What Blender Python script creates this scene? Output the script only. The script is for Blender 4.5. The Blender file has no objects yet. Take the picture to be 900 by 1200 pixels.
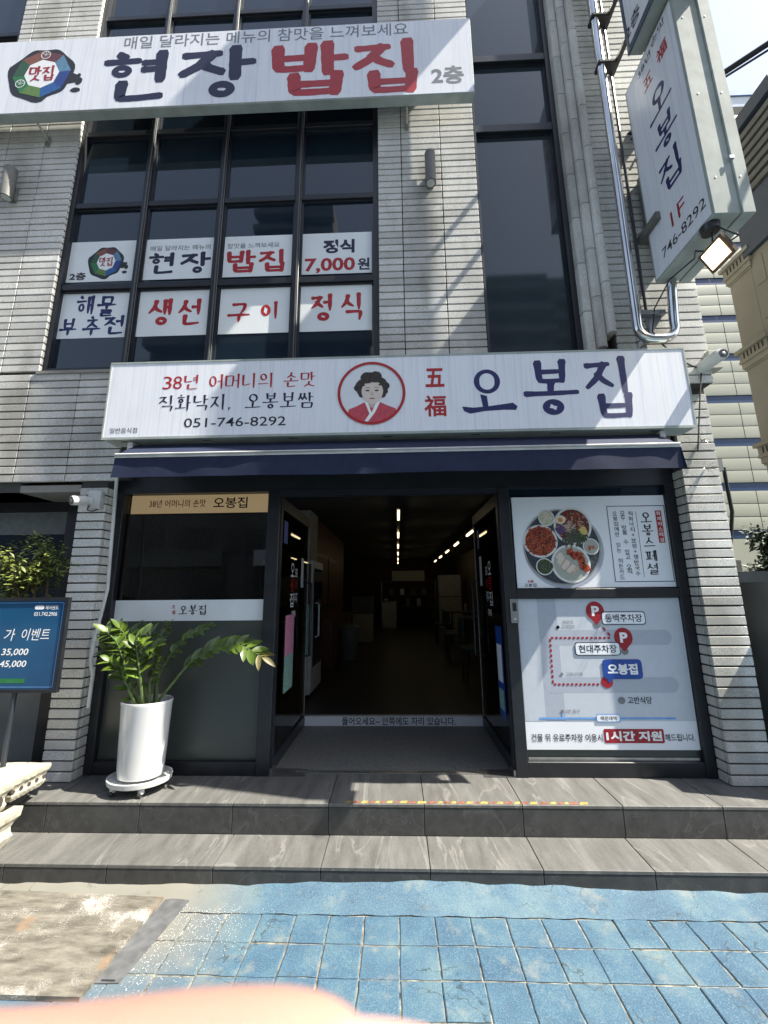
import bpy, math, random
import numpy as np
from mathutils import Vector, Matrix
random.seed(7)
C = bpy.context.scene.collection
S = bpy.context.scene

# ------------------------------------------------------------------ camera
CAM = Vector((0, -3.3, 1.65)); FPX = 470.0
def cam_axes(yaw, pitch, roll):
    cy, sy = math.cos(yaw), math.sin(yaw)
    f = Vector((-sy, cy, 0)); r = Vector((cy, sy, 0)); u = Vector((0, 0, 1))
    cp, sp = math.cos(pitch), math.sin(pitch)
    f2 = f*cp + u*sp; u2 = u*cp - f*sp
    cr, sr = math.cos(roll), math.sin(roll)
    return r*cr + u2*sr, u2*cr - r*sr, f2
RX, UY, FW = cam_axes(math.radians(1.8), math.radians(11.23), math.radians(-.516))
cd = bpy.data.cameras.new('camera'); cam = bpy.data.objects.new('camera', cd); C.objects.link(cam)
cd.sensor_fit = 'VERTICAL'; cd.sensor_height = 36; cd.sensor_width = 27
cd.lens = FPX*36/1200; cd.clip_start = .004; cd.clip_end = 3000
cam.matrix_world = Matrix(((RX.x, UY.x, -FW.x, CAM.x), (RX.y, UY.y, -FW.y, CAM.y), (RX.z, UY.z, -FW.z, CAM.z), (0, 0, 0, 1)))
cd.dof.use_dof = True; cd.dof.focus_distance = 4.5; cd.dof.aperture_fstop = 12
S.camera = cam

# ------------------------------------------------------------------ sky, sun, exposure
SUN = Vector((4.7, -1, 6.45)).normalized()
w = bpy.data.worlds.new('World'); S.world = w; w.use_nodes = True
nt = w.node_tree
sky = nt.nodes.new('ShaderNodeTexSky'); sky.sky_type = 'NISHITA'; sky.sun_disc = False
sky.sun_elevation = math.asin(SUN.z); sky.sun_rotation = math.atan2(SUN.x, SUN.y); sky.air_density = 1.1; sky.dust_density = 1.5
bg = nt.nodes['Background']; bg.inputs[1].default_value = .10
hs = nt.nodes.new('ShaderNodeHueSaturation'); hs.inputs['Saturation'].default_value = .72
nt.links.new(sky.outputs[0], hs.inputs['Color']); nt.links.new(hs.outputs[0], bg.inputs[0])
sl = bpy.data.lights.new('sun', 'SUN'); sl.energy = 5.0; sl.angle = math.radians(.5); sl.color = (1, .94, .82)
so = bpy.data.objects.new('sun', sl); C.objects.link(so)
so.rotation_euler = SUN.to_track_quat('Z', 'Y').to_euler(); so.location = (8, -3, 14)
S.view_settings.view_transform = 'Standard'; S.view_settings.look = 'None'; S.view_settings.gamma = 1
S.view_settings.exposure = 1.52

# ------------------------------------------------------------------ survey helpers: a sight line from the tripod to a real plane
def ray(x, y): return RX*((x-450)/FPX) - UY*((y-600)/FPX) + FW
def at(x, y, Y):
    r = ray(x, y); return CAM + r*((Y-CAM.y)/r.y)
def atx(x, y, X):
    r = ray(x, y); return CAM + r*((X-CAM.x)/r.x)
def atz(x, y, Z):
    r = ray(x, y); return CAM + r*((Z-CAM.z)/r.z)
def box_on(cx, cy, w_, h_, Y):
    """centre and size in metres of a print on the plane Y"""
    c = at(cx, cy, Y)
    return c.x, c.z, at(cx+w_/2, cy, Y).x-at(cx-w_/2, cy, Y).x, at(cx, cy-h_/2, Y).z-at(cx, cy+h_/2, Y).z

# ------------------------------------------------------------------ materials
M = {}
def ramp(nt_, fac, stops):
    r = nt_.nodes.new('ShaderNodeValToRGB')
    while len(r.color_ramp.elements) > 1: r.color_ramp.elements.remove(r.color_ramp.elements[-1])
    r.color_ramp.elements[0].position = stops[0][0]; r.color_ramp.elements[0].color = (*stops[0][1], 1)
    for p, c in stops[1:]:
        e = r.color_ramp.elements.new(p); e.color = (*c, 1)
    nt_.links.new(fac, r.inputs[0]); return r.outputs[0]
def mat(name, col, rough=.6, var=.15, scale=20, bump=0., bscale=200, metal=0, spec=.5, stretch=(1, 1, 1), col2=None,
        objvar=0, coat=0, emit=None, estr=0, detail=4, sss=0):
    m = bpy.data.materials.new(name); m.use_nodes = True; n = m.node_tree; b = n.nodes['Principled BSDF']
    g = n.nodes.new('ShaderNodeNewGeometry'); mp = n.nodes.new('ShaderNodeMapping'); mp.inputs[3].default_value = stretch
    n.links.new(g.outputs['Position'], mp.inputs[0])
    nz = n.nodes.new('ShaderNodeTexNoise'); nz.inputs['Scale'].default_value = scale; nz.inputs['Detail'].default_value = detail
    n.links.new(mp.outputs[0], nz.inputs[0])
    lo = tuple(max(0, c*(1-var)) for c in col); hi = tuple(min(1, c*(1+var)) for c in col) if col2 is None else col2
    if col2 is not None: lo = col
    o = ramp(n, nz.outputs[0], [(.3, lo), (.7, hi)])
    if objvar:
        oi = n.nodes.new('ShaderNodeObjectInfo'); mr = n.nodes.new('ShaderNodeMapRange')
        mr.inputs[3].default_value = 1-objvar; mr.inputs[4].default_value = 1+objvar
        n.links.new(oi.outputs['Random'], mr.inputs[0])
        vm = n.nodes.new('ShaderNodeVectorMath'); vm.operation = 'SCALE'
        n.links.new(o, vm.inputs[0]); n.links.new(mr.outputs[0], vm.inputs['Scale']); o = vm.outputs[0]
    n.links.new(o, b.inputs['Base Color'])
    b.inputs['Roughness'].default_value = rough; b.inputs['Metallic'].default_value = metal
    b.inputs['Specular IOR Level'].default_value = spec; b.inputs['Coat Weight'].default_value = coat
    if coat: b.inputs['Coat Roughness'].default_value = .05
    if sss: b.inputs['Subsurface Weight'].default_value = sss; b.inputs['Subsurface Radius'].default_value = (1, .3, .15); b.inputs['Subsurface Scale'].default_value = .012
    if bump:
        n2 = n.nodes.new('ShaderNodeTexNoise'); n2.inputs['Scale'].default_value = bscale; n2.inputs['Detail'].default_value = 3
        n.links.new(g.outputs['Position'], n2.inputs[0])
        bp = n.nodes.new('ShaderNodeBump'); bp.inputs[0].default_value = bump; bp.inputs[1].default_value = .004
        n.links.new(n2.outputs[0], bp.inputs[2]); n.links.new(bp.outputs[0], b.inputs['Normal'])
    if emit:
        b.inputs['Emission Color'].default_value = (*emit, 1); b.inputs['Emission Strength'].default_value = estr
    M[name] = m; return m
def mixcol(n, fac, a, b_):
    mx = n.nodes.new('ShaderNodeMix'); mx.data_type = 'RGBA'
    n.links.new(fac, mx.inputs[0])
    for s, v in ((6, a), (7, b_)):
        if isinstance(v, tuple): mx.inputs[s].default_value = (*v, 1)
        else: n.links.new(v, mx.inputs[s])
    return mx.outputs[2]
def tex(n, kind, vec, scale, detail=4, **kw):
    t = n.nodes.new(kind); t.inputs['Scale'].default_value = scale
    if 'Detail' in t.inputs: t.inputs['Detail'].default_value = detail
    for k, v in kw.items(): t.inputs[k].default_value = v
    if vec is not None: n.links.new(vec, t.inputs[0])
    return t
def pos(n, stretch=(1, 1, 1), rot=(0, 0, 0)):
    g = n.nodes.new('ShaderNodeNewGeometry'); mp = n.nodes.new('ShaderNodeMapping')
    mp.inputs[3].default_value = stretch; mp.inputs[2].default_value = rot
    n.links.new(g.outputs['Position'], mp.inputs[0]); return mp.outputs[0]

# granite facing of the building
def brick_mat():
    m = mat('granite', (.61, .605, .575), rough=.8, var=.12, scale=3, bump=.5, bscale=260, objvar=.17)
    n = m.node_tree; b = n.nodes['Principled BSDF']; old = b.inputs['Base Color'].links[0].from_socket
    sp = tex(n, 'ShaderNodeTexNoise', pos(n), 330, 2)
    f = ramp(n, sp.outputs[0], [(.38, (.45, .45, .45)), (.5, (1, 1, 1)), (.66, (1.25, 1.25, 1.25))])
    st = tex(n, 'ShaderNodeTexNoise', pos(n, (1, 1, .35)), 2.3, 6)
    f2 = ramp(n, st.outputs[0], [(.34, (.62, .61, .58)), (.5, (.95, .95, .95)), (.66, (1.08, 1.08, 1.08))])
    for k in (f, f2):
        mu = n.nodes.new('ShaderNodeMix'); mu.data_type = 'RGBA'; mu.blend_type = 'MULTIPLY'; mu.inputs[0].default_value = 1
        n.links.new(old, mu.inputs[6]); n.links.new(k, mu.inputs[7]); old = mu.outputs[2]
    n.links.new(old, b.inputs['Base Color'])
brick_mat()
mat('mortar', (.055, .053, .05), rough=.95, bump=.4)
mat('render_grey', (.24, .23, .21), rough=.9, bump=.4, scale=5)
mat('frame_black', (.012, .014, .018), rough=.38, var=.25, scale=8)
mat('frame_dark', (.018, .022, .030), rough=.35, var=.2, scale=9)
mat('bare_alu', (.45, .45, .43), rough=.35, metal=.8, scale=12)
mat('sign_trim', (.33, .37, .35), rough=.75, spec=.25, metal=.0, scale=7, bump=.08, bscale=30)
mat('awning_cloth', (.007, .014, .046), rough=.85, var=.2, scale=14, bump=.25, bscale=900)
mat('white_paint', (.55, .56, .55), rough=.35, scale=8)
mat('ceramic_white', (.60, .60, .60), rough=.16, var=.04, scale=3, coat=.5)
mat('plastic_white', (.52, .53, .52), rough=.4, scale=9)
mat('plastic_black', (.02, .02, .022), rough=.35)
mat('rubber', (.03, .03, .03), rough=.8)
mat('cable', (.012, .012, .014), rough=.5)
mat('ink_navy', (.008, .010, .040), rough=.45, var=.12)
mat('ink_blue', (.007, .012, .095), rough=.45, var=.12)
mat('ink_red', (.38, .014, .018), rough=.45, var=.1)
mat('ink_crimson', (.30, .008, .018), rough=.45, var=.1)
mat('ink_black', (.015, .015, .02), rough=.5)
mat('ink_grey', (.17, .18, .20), rough=.5)
mat('ink_white', (.82, .83, .84), rough=.45, var=.03)
mat('map_grey', (.52, .56, .62), rough=.3, var=.03)
mat('map_band', (.40, .43, .50), rough=.3, var=.03)
mat('dot_grey', (.18, .19, .20), rough=.4)
mat('map_blue', (.015, .06, .30), rough=.35)
mat('map_line', (.16, .36, .72), rough=.35)
mat('poster_white', (.80, .82, .86), rough=.3, var=.03, scale=3)
mat('film_white', (.66, .70, .72), rough=.35, var=.05, scale=4)
mat('sticker_white', (.76, .79, .80), rough=.25, var=.04, scale=3)
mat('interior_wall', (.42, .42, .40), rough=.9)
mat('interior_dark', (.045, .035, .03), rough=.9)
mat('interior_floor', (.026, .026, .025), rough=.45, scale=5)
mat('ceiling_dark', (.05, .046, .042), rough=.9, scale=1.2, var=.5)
mat('wood_brown', (.10, .04, .02), rough=.5, var=.4, scale=6, stretch=(8, 8, 1))
mat('wood_pale', (.085, .060, .038), rough=.5, var=.3, scale=6)
mat('bin_grey', (.13, .16, .17), rough=.5)
mat('chair_green', (.02, .07, .06), rough=.6)
mat('led', (.9, .8, .6), emit=(1, .80, .45), estr=1.7)
mat('lamp_glow', (.9, .85, .7), emit=(1, .78, .45), estr=3.2)
mat('menu_glow', (.5, .42, .28), emit=(1, .74, .40), estr=.30, var=.1)
mat('dull_steel', (.15, .155, .16), rough=.55, metal=.4, var=.25, scale=20)
mat('skin', (.42, .23, .18), rough=.45, var=.06, scale=90, sss=.4)
mat('nail', (.55, .33, .28), rough=.25, var=.03)
mat('leaf_zz', (.062, .105, .008), rough=.42, var=.35, scale=14, objvar=.35, coat=.25)
mat('leaf_burnt', (.10, .085, .02), rough=.5, var=.3)
mat('stem_zz', (.10, .15, .045), rough=.4, var=.3)
mat('soil', (.05, .035, .025), rough=1, bump=1, bscale=60)
mat('leaf_nandina', (.14, .17, .035), rough=.45, var=.6, scale=25)
mat('leaf_dark', (.020, .042, .020), rough=.5, var=.5, scale=12)
mat('bark', (.09, .06, .04), rough=.9, bump=.8, bscale=80)
mat('cream_stone', (.36, .34, .27), rough=.85, var=.15, scale=5, bump=.6, bscale=40)
mat('cream_panel', (.40, .41, .33), rough=.35, var=.06, scale=.7)
mat('cream_render', (.34, .32, .26), rough=.85, var=.1, scale=2, bump=.3, bscale=60)
mat('band_blue', (.012, .040, .115), rough=.35)
mat('slate_blue', (.05, .07, .10), rough=.5, scale=3)
mat('louvre_grey', (.13, .13, .12), rough=.6)
mat('concrete', (.17, .18, .175), rough=.9, var=.2, scale=3, bump=.6, bscale=50)
mat('tower_wall', (.16, .165, .17), rough=.8, scale=.3)
mat('tower_dark', (.045, .06, .08), rough=.3, scale=.2)
mat('apartment_white', (.75, .77, .79), rough=.8, scale=.3)
mat('apartment_blue', (.14, .24, .46), rough=.7, scale=.3)
mat('asphalt', (.055, .055, .055), rough=.95, bump=.8, bscale=90, scale=8)
mat('alu_threshold', (.6, .6, .58), rough=.3, metal=.9)
mat('terrazzo', (.030, .030, .029), rough=.5, var=.0, col2=(.26, .26, .245), scale=120, detail=2)
mat('steel_brushed', (.33, .34, .35), rough=.35, metal=.9, stretch=(1, 1, 20))
mat('stainless', (.62, .63, .63), rough=.16, metal=1, scale=4)
mat('board_blue', (.008, .050, .13), rough=.12, var=.0, col2=(.012, .085, .19), scale=1.6, coat=.3)
mat('pink_print', (.62, .25, .38), rough=.5, var=.25, scale=60)
mat('green_print', (.25, .42, .36), rough=.5, var=.25, scale=60)
mat('seal_strip', (.45, .46, .47), rough=.4, scale=20)
mat('tape_yellow', (.32, .24, .06), rough=.7, var=.4, scale=40)
mat('tape_red', (.20, .07, .045), rough=.7, var=.5, scale=40)
mat('food_orange', (.42, .13, .05), rough=.4, var=.4, scale=95)
mat('hair', (.035, .026, .022), rough=.6, var=.7, scale=160, stretch=(1, 1, .35))
mat('face_print', (.64, .54, .48), rough=.5, var=.05, scale=30)
mat('lip_print', (.36, .10, .09), rough=.5)
mat('sunlit_edge_grey', (.085, .09, .095), rough=.4)
mat('face_shade', (.47, .39, .35), rough=.5, var=.05, scale=30)
mat('jeogori_red', (.48, .06, .085), rough=.5, var=.2, scale=50)
mat('portrait_back', (.68, .71, .75), rough=.4, var=.03)
for nme, c, v in (('food_stew', (.12, .018, .010), .9), ('food_octopus', (.30, .045, .015), .9), ('food_pork', (.50, .38, .30), .35),
                  ('food_kimchi', (.42, .06, .02), .7), ('food_green', (.03, .07, .02), .9), ('food_purple', (.10, .05, .14), .6),
                  ('food_egg', (.70, .64, .55), .1), ('food_yolk', (.65, .26, .03), .3), ('food_sprout', (.52, .50, .36), .4),
                  ('food_yellow', (.60, .46, .12), .3), ('food_salad', (.07, .075, .055), .9), ('dish_rim', (.68, .68, .66), .1),
                  ('tray_steel', (.03, .04, .055), .8), ('dish_in', (.36, .38, .33), .1)):
    mat(nme, c, rough=.45, var=v, scale=95, detail=3)
for k, c in enumerate(((.20, .07, .045), (.12, .035, .04), (.10, .22, .34), (.02, .10, .30), (.02, .05, .22), (.10, .20, .045), (.02, .16, .05), (.025, .085, .04))):
    mat('logo_%s' % ('rust', 'wine', 'sky', 'azure', 'navy', 'olive', 'green', 'forest')[k], c, rough=.5, var=.25, scale=60)

# dark glass that mirrors the street; door glass that lets the room through
def glass(name, tint, refl=.03, alpha=.0):
    m = bpy.data.materials.new(name); m.use_nodes = True; n = m.node_tree; b = n.nodes['Principled BSDF']
    out = n.nodes['Material Output']
    nz = tex(n, 'ShaderNodeTexNoise', pos(n), 1.1, 2)
    bp = n.nodes.new('ShaderNodeBump'); bp.inputs[0].default_value = .05; bp.inputs[1].default_value = .02
    n.links.new(nz.outputs[0], bp.inputs[2])
    b.inputs['Base Color'].default_value = (*tint, 1); b.inputs['Roughness'].default_value = refl
    b.inputs['Specular IOR Level'].default_value = .6; n.links.new(bp.outputs[0], b.inputs['Normal'])
    if alpha > 0:
        t = n.nodes.new('ShaderNodeBsdfTransparent'); t.inputs[0].default_value = (alpha, alpha, alpha*1.0, 1)
        g = n.nodes.new('ShaderNodeBsdfGlossy'); g.inputs[1].default_value = .01
        fr = n.nodes.new('ShaderNodeFresnel'); fr.inputs[0].default_value = 1.5
        mx = n.nodes.new('ShaderNodeMixShader')
        n.links.new(fr.outputs[0], mx.inputs[0]); n.links.new(t.outputs[0], mx.inputs[1]); n.links.new(g.outputs[0], mx.inputs[2])
        n.links.new(mx.outputs[0], out.inputs[0])
    M[name] = m
glass('glass_tinted', (.010, .019, .031))
glass('glass_tall', (.038, .052, .064), .04)
glass('glass_clear', (0, 0, 0), .02, .80)
glass('glass_shop', (0, 0, 0), .02, .55)
mat('glass_frosted', (.050, .059, .054), rough=.30, var=.06, scale=1.5)

# slate stair tiles
def slate(name, base, k):
    m = bpy.data.materials.new(name); m.use_nodes = True; n = m.node_tree; b = n.nodes['Principled BSDF']
    oi = n.nodes.new('ShaderNodeObjectInfo')
    ad = n.nodes.new('ShaderNodeVectorMath'); ad.operation = 'SCALE'; ad.inputs[0].default_value = (3.1, 2.3, 1.7); n.links.new(oi.outputs['Random'], ad.inputs['Scale'])
    g = n.nodes.new('ShaderNodeNewGeometry'); sm = n.nodes.new('ShaderNodeVectorMath'); sm.operation = 'ADD'
    n.links.new(g.outputs['Position'], sm.inputs[0]); n.links.new(ad.outputs[0], sm.inputs[1])
    mp = n.nodes.new('ShaderNodeMapping'); mp.inputs[2].default_value = (.25, .35, .75); mp.inputs[3].default_value = (1, .22, 1); n.links.new(sm.outputs[0], mp.inputs[0])
    v = mp.outputs[0]
    a = tex(n, 'ShaderNodeTexNoise', v, 16, 8, Roughness=.6)
    c = ramp(n, a.outputs[0], [(.3, tuple(x*.72 for x in base)), (.7, tuple(x*1.3 for x in base))])
    v2 = tex(n, 'ShaderNodeTexNoise', v, 2.2, 5, Distortion=1.6)
    f = ramp(n, v2.outputs[0], [(.484, (0, 0, 0)), (.5, (.6, .6, .6)), (.507, (0, 0, 0))])
    c = mixcol(n, f, c, tuple(min(1, x*2.1) for x in base))
    v3 = tex(n, 'ShaderNodeTexNoise', v, 5, 3)
    f = ramp(n, v3.outputs[0], [(.56, (0, 0, 0)), (.66, (.4, .4, .4))])
    c = mixcol(n, f, c, tuple(x*1.7 for x in base))
    gr = tex(n, 'ShaderNodeTexNoise', g.outputs['Position'], 420, 2)
    f = ramp(n, gr.outputs[0], [(.4, (.7, .7, .7)), (.6, (1.15, 1.15, 1.15))])
    mu = n.nodes.new('ShaderNodeMix'); mu.data_type = 'RGBA'; mu.blend_type = 'MULTIPLY'; mu.inputs[0].default_value = 1
    n.links.new(c, mu.inputs[6]); n.links.new(f, mu.inputs[7]); n.links.new(mu.outputs[2], b.inputs['Base Color'])
    b.inputs['Roughness'].default_value = .62
    bp = n.nodes.new('ShaderNodeBump'); bp.inputs[0].default_value = .3; bp.inputs[1].default_value = .003
    n.links.new(gr.outputs[0], bp.inputs[2]); n.links.new(bp.outputs[0], b.inputs['Normal'])
    M[name] = m
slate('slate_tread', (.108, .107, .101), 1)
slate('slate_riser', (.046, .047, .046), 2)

# blue painted paving: worn, gritty, lighter where the paint has gone
def blue_paint(name, worn):
    m = bpy.data.materials.new(name); m.use_nodes = True; n = m.node_tree; b = n.nodes['Principled BSDF']
    p = pos(n)
    a = tex(n, 'ShaderNodeTexNoise', p, 3.2, 6, Roughness=.65)
    c = ramp(n, a.outputs[0], [(.3, (.016, .055, .108)), (.5, (.034, .090, .145)), (.68, (.078, .138, .168))])
    g = tex(n, 'ShaderNodeTexNoise', p, 190, 4, Roughness=.75)
    f = ramp(n, g.outputs[0], [(.56 - worn*.10, (0, 0, 0)), (.72, (.7, .7, .7))])
    c = mixcol(n, f, c, (.21, .27, .28))
    f = ramp(n, g.outputs[0], [(.33, (.9, .9, .9)), (.45, (0, 0, 0))])
    c = mixcol(n, f, c, (.045, .075, .10))
    d = tex(n, 'ShaderNodeTexNoise', p, 5.5, 7, Roughness=.7)
    f = ramp(n, d.outputs[0], [(.60 - worn*.06, (0, 0, 0)), (.74, (.7, .7, .7))])
    c = mixcol(n, f, c, (.20, .20, .17))
    # grey dust towards the wooden board on the left
    sx = n.nodes.new('ShaderNodeSeparateXYZ'); n.links.new(p, sx.inputs[0])
    mr = n.nodes.new('ShaderNodeMapRange'); mr.inputs[1].default_value = -.75; mr.inputs[2].default_value = -1.20; n.links.new(sx.outputs[0], mr.inputs[0])
    mr2 = n.nodes.new('ShaderNodeMapRange'); mr2.inputs[1].default_value = -1.40; mr2.inputs[2].default_value = -1.05; n.links.new(sx.outputs[1], mr2.inputs[0])
    mm = n.nodes.new('ShaderNodeMath'); mm.operation = 'MULTIPLY'; n.links.new(mr.outputs[0], mm.inputs[0]); n.links.new(mr2.outputs[0], mm.inputs[1])
    c = mixcol(n, mm.outputs[0], c, (.17, .165, .14))
    vo = n.nodes.new('ShaderNodeTexVoronoi'); vo.feature = 'DISTANCE_TO_EDGE'; vo.inputs['Scale'].default_value = 2.1
    wq = tex(n, 'ShaderNodeTexNoise', p, 7, 5); va = n.nodes.new('ShaderNodeVectorMath'); va.operation = 'MULTIPLY_ADD'; va.inputs[1].default_value = (.28, .28, .28)
    n.links.new(wq.outputs[1], va.inputs[0]); n.links.new(p, va.inputs[2]); n.links.new(va.outputs[0], vo.inputs[0])
    mk = tex(n, 'ShaderNodeTexNoise', p, 1.7, 2); cr0 = ramp(n, vo.outputs['Distance'], [(.0, (1, 1, 1)), (.007, (0, 0, 0))]); mk2 = ramp(n, mk.outputs[0], [(.48, (0, 0, 0)), (.56, (1, 1, 1))])
    mc = n.nodes.new('ShaderNodeMath'); mc.operation = 'MULTIPLY'; n.links.new(cr0, mc.inputs[0]); n.links.new(mk2, mc.inputs[1])
    c = mixcol(n, mc.outputs[0], c, (.02, .03, .035))
    dr = tex(n, 'ShaderNodeTexNoise', p, 9, 6, Roughness=.75); c = mixcol(n, ramp(n, dr.outputs[0], [(.58, (0, 0, 0)), (.72, (.55, .55, .55))]), c, (.055, .065, .065))
    n.links.new(c, b.inputs['Base Color']); b.inputs['Roughness'].default_value = .75
    bp = n.nodes.new('ShaderNodeBump'); bp.inputs[0].default_value = .9; bp.inputs[1].default_value = .006
    h = n.nodes.new('ShaderNodeMath'); h.operation = 'ADD'; g2 = tex(n, 'ShaderNodeTexNoise', p, 45, 3)
    n.links.new(g.outputs[0], h.inputs[0]); n.links.new(g2.outputs[0], h.inputs[1])
    n.links.new(h.outputs[0], bp.inputs[2]); n.links.new(bp.outputs[0], b.inputs['Normal'])
    M[name] = m
blue_paint('paint_tile', .55); blue_paint('paint_worn', 1.0)
mat('joint_sand', (.16, .155, .13), rough=1, var=.8, scale=26, bump=1, bscale=200, detail=5)

def plywood():
    m = bpy.data.materials.new('plywood'); m.use_nodes = True; n = m.node_tree; b = n.nodes['Principled BSDF']
    p = pos(n); ps = pos(n, (1, 4, 1), (0, 0, .1))
    a = tex(n, 'ShaderNodeTexNoise', ps, 6, 8, Roughness=.7)
    c = ramp(n, a.outputs[0], [(.32, (.05, .044, .034)), (.47, (.115, .105, .085)), (.6, (.165, .152, .125)), (.72, (.21, .20, .17))])
    d = tex(n, 'ShaderNodeTexNoise', p, 4, 6)
    c = mixcol(n, ramp(n, d.outputs[0], [(.62, (0, 0, 0)), (.66, (.7, .7, .7))]), c, (.20, .13, .08))
    sp = tex(n, 'ShaderNodeTexNoise', p, 420, 2); pt = tex(n, 'ShaderNodeTexNoise', p, 4.5, 4, Distortion=1)
    mm = n.nodes.new('ShaderNodeMath'); mm.operation = 'MULTIPLY'; n.links.new(sp.outputs[0], mm.inputs[0]); n.links.new(pt.outputs[0], mm.inputs[1])
    c = mixcol(n, ramp(n, mm.outputs[0], [(.318, (0, 0, 0)), (.345, (1, 1, 1))]), c, (.55, .54, .50))
    n.links.new(c, b.inputs['Base Color']); b.inputs['Roughness'].default_value = .9
    bp = n.nodes.new('ShaderNodeBump'); bp.inputs[0].default_value = .5; bp.inputs[1].default_value = .004
    n.links.new(a.outputs[0], bp.inputs[2]); n.links.new(bp.outputs[0], b.inputs['Normal'])
    M['plywood'] = m
plywood()
def signface():
    m = bpy.data.materials.new('sign_face'); m.use_nodes = True; n = m.node_tree; b = n.nodes['Principled BSDF']
    a = tex(n, 'ShaderNodeTexNoise', pos(n, (1, 1, .02)), 34, 6, Roughness=.8)
    c = ramp(n, a.outputs[0], [(.34, (.62, .65, .74)), (.50, (.76, .78, .83)), (.7, (.80, .81, .84))])
    d = tex(n, 'ShaderNodeTexNoise', pos(n), 2.5, 5)
    c = mixcol(n, ramp(n, d.outputs[0], [(.5, (0, 0, 0)), (.8, (.35, .35, .35))]), c, (.60, .61, .60))
    n.links.new(c, b.inputs['Base Color']); b.inputs['Roughness'].default_value = .38
    M['sign_face'] = m
signface()

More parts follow.
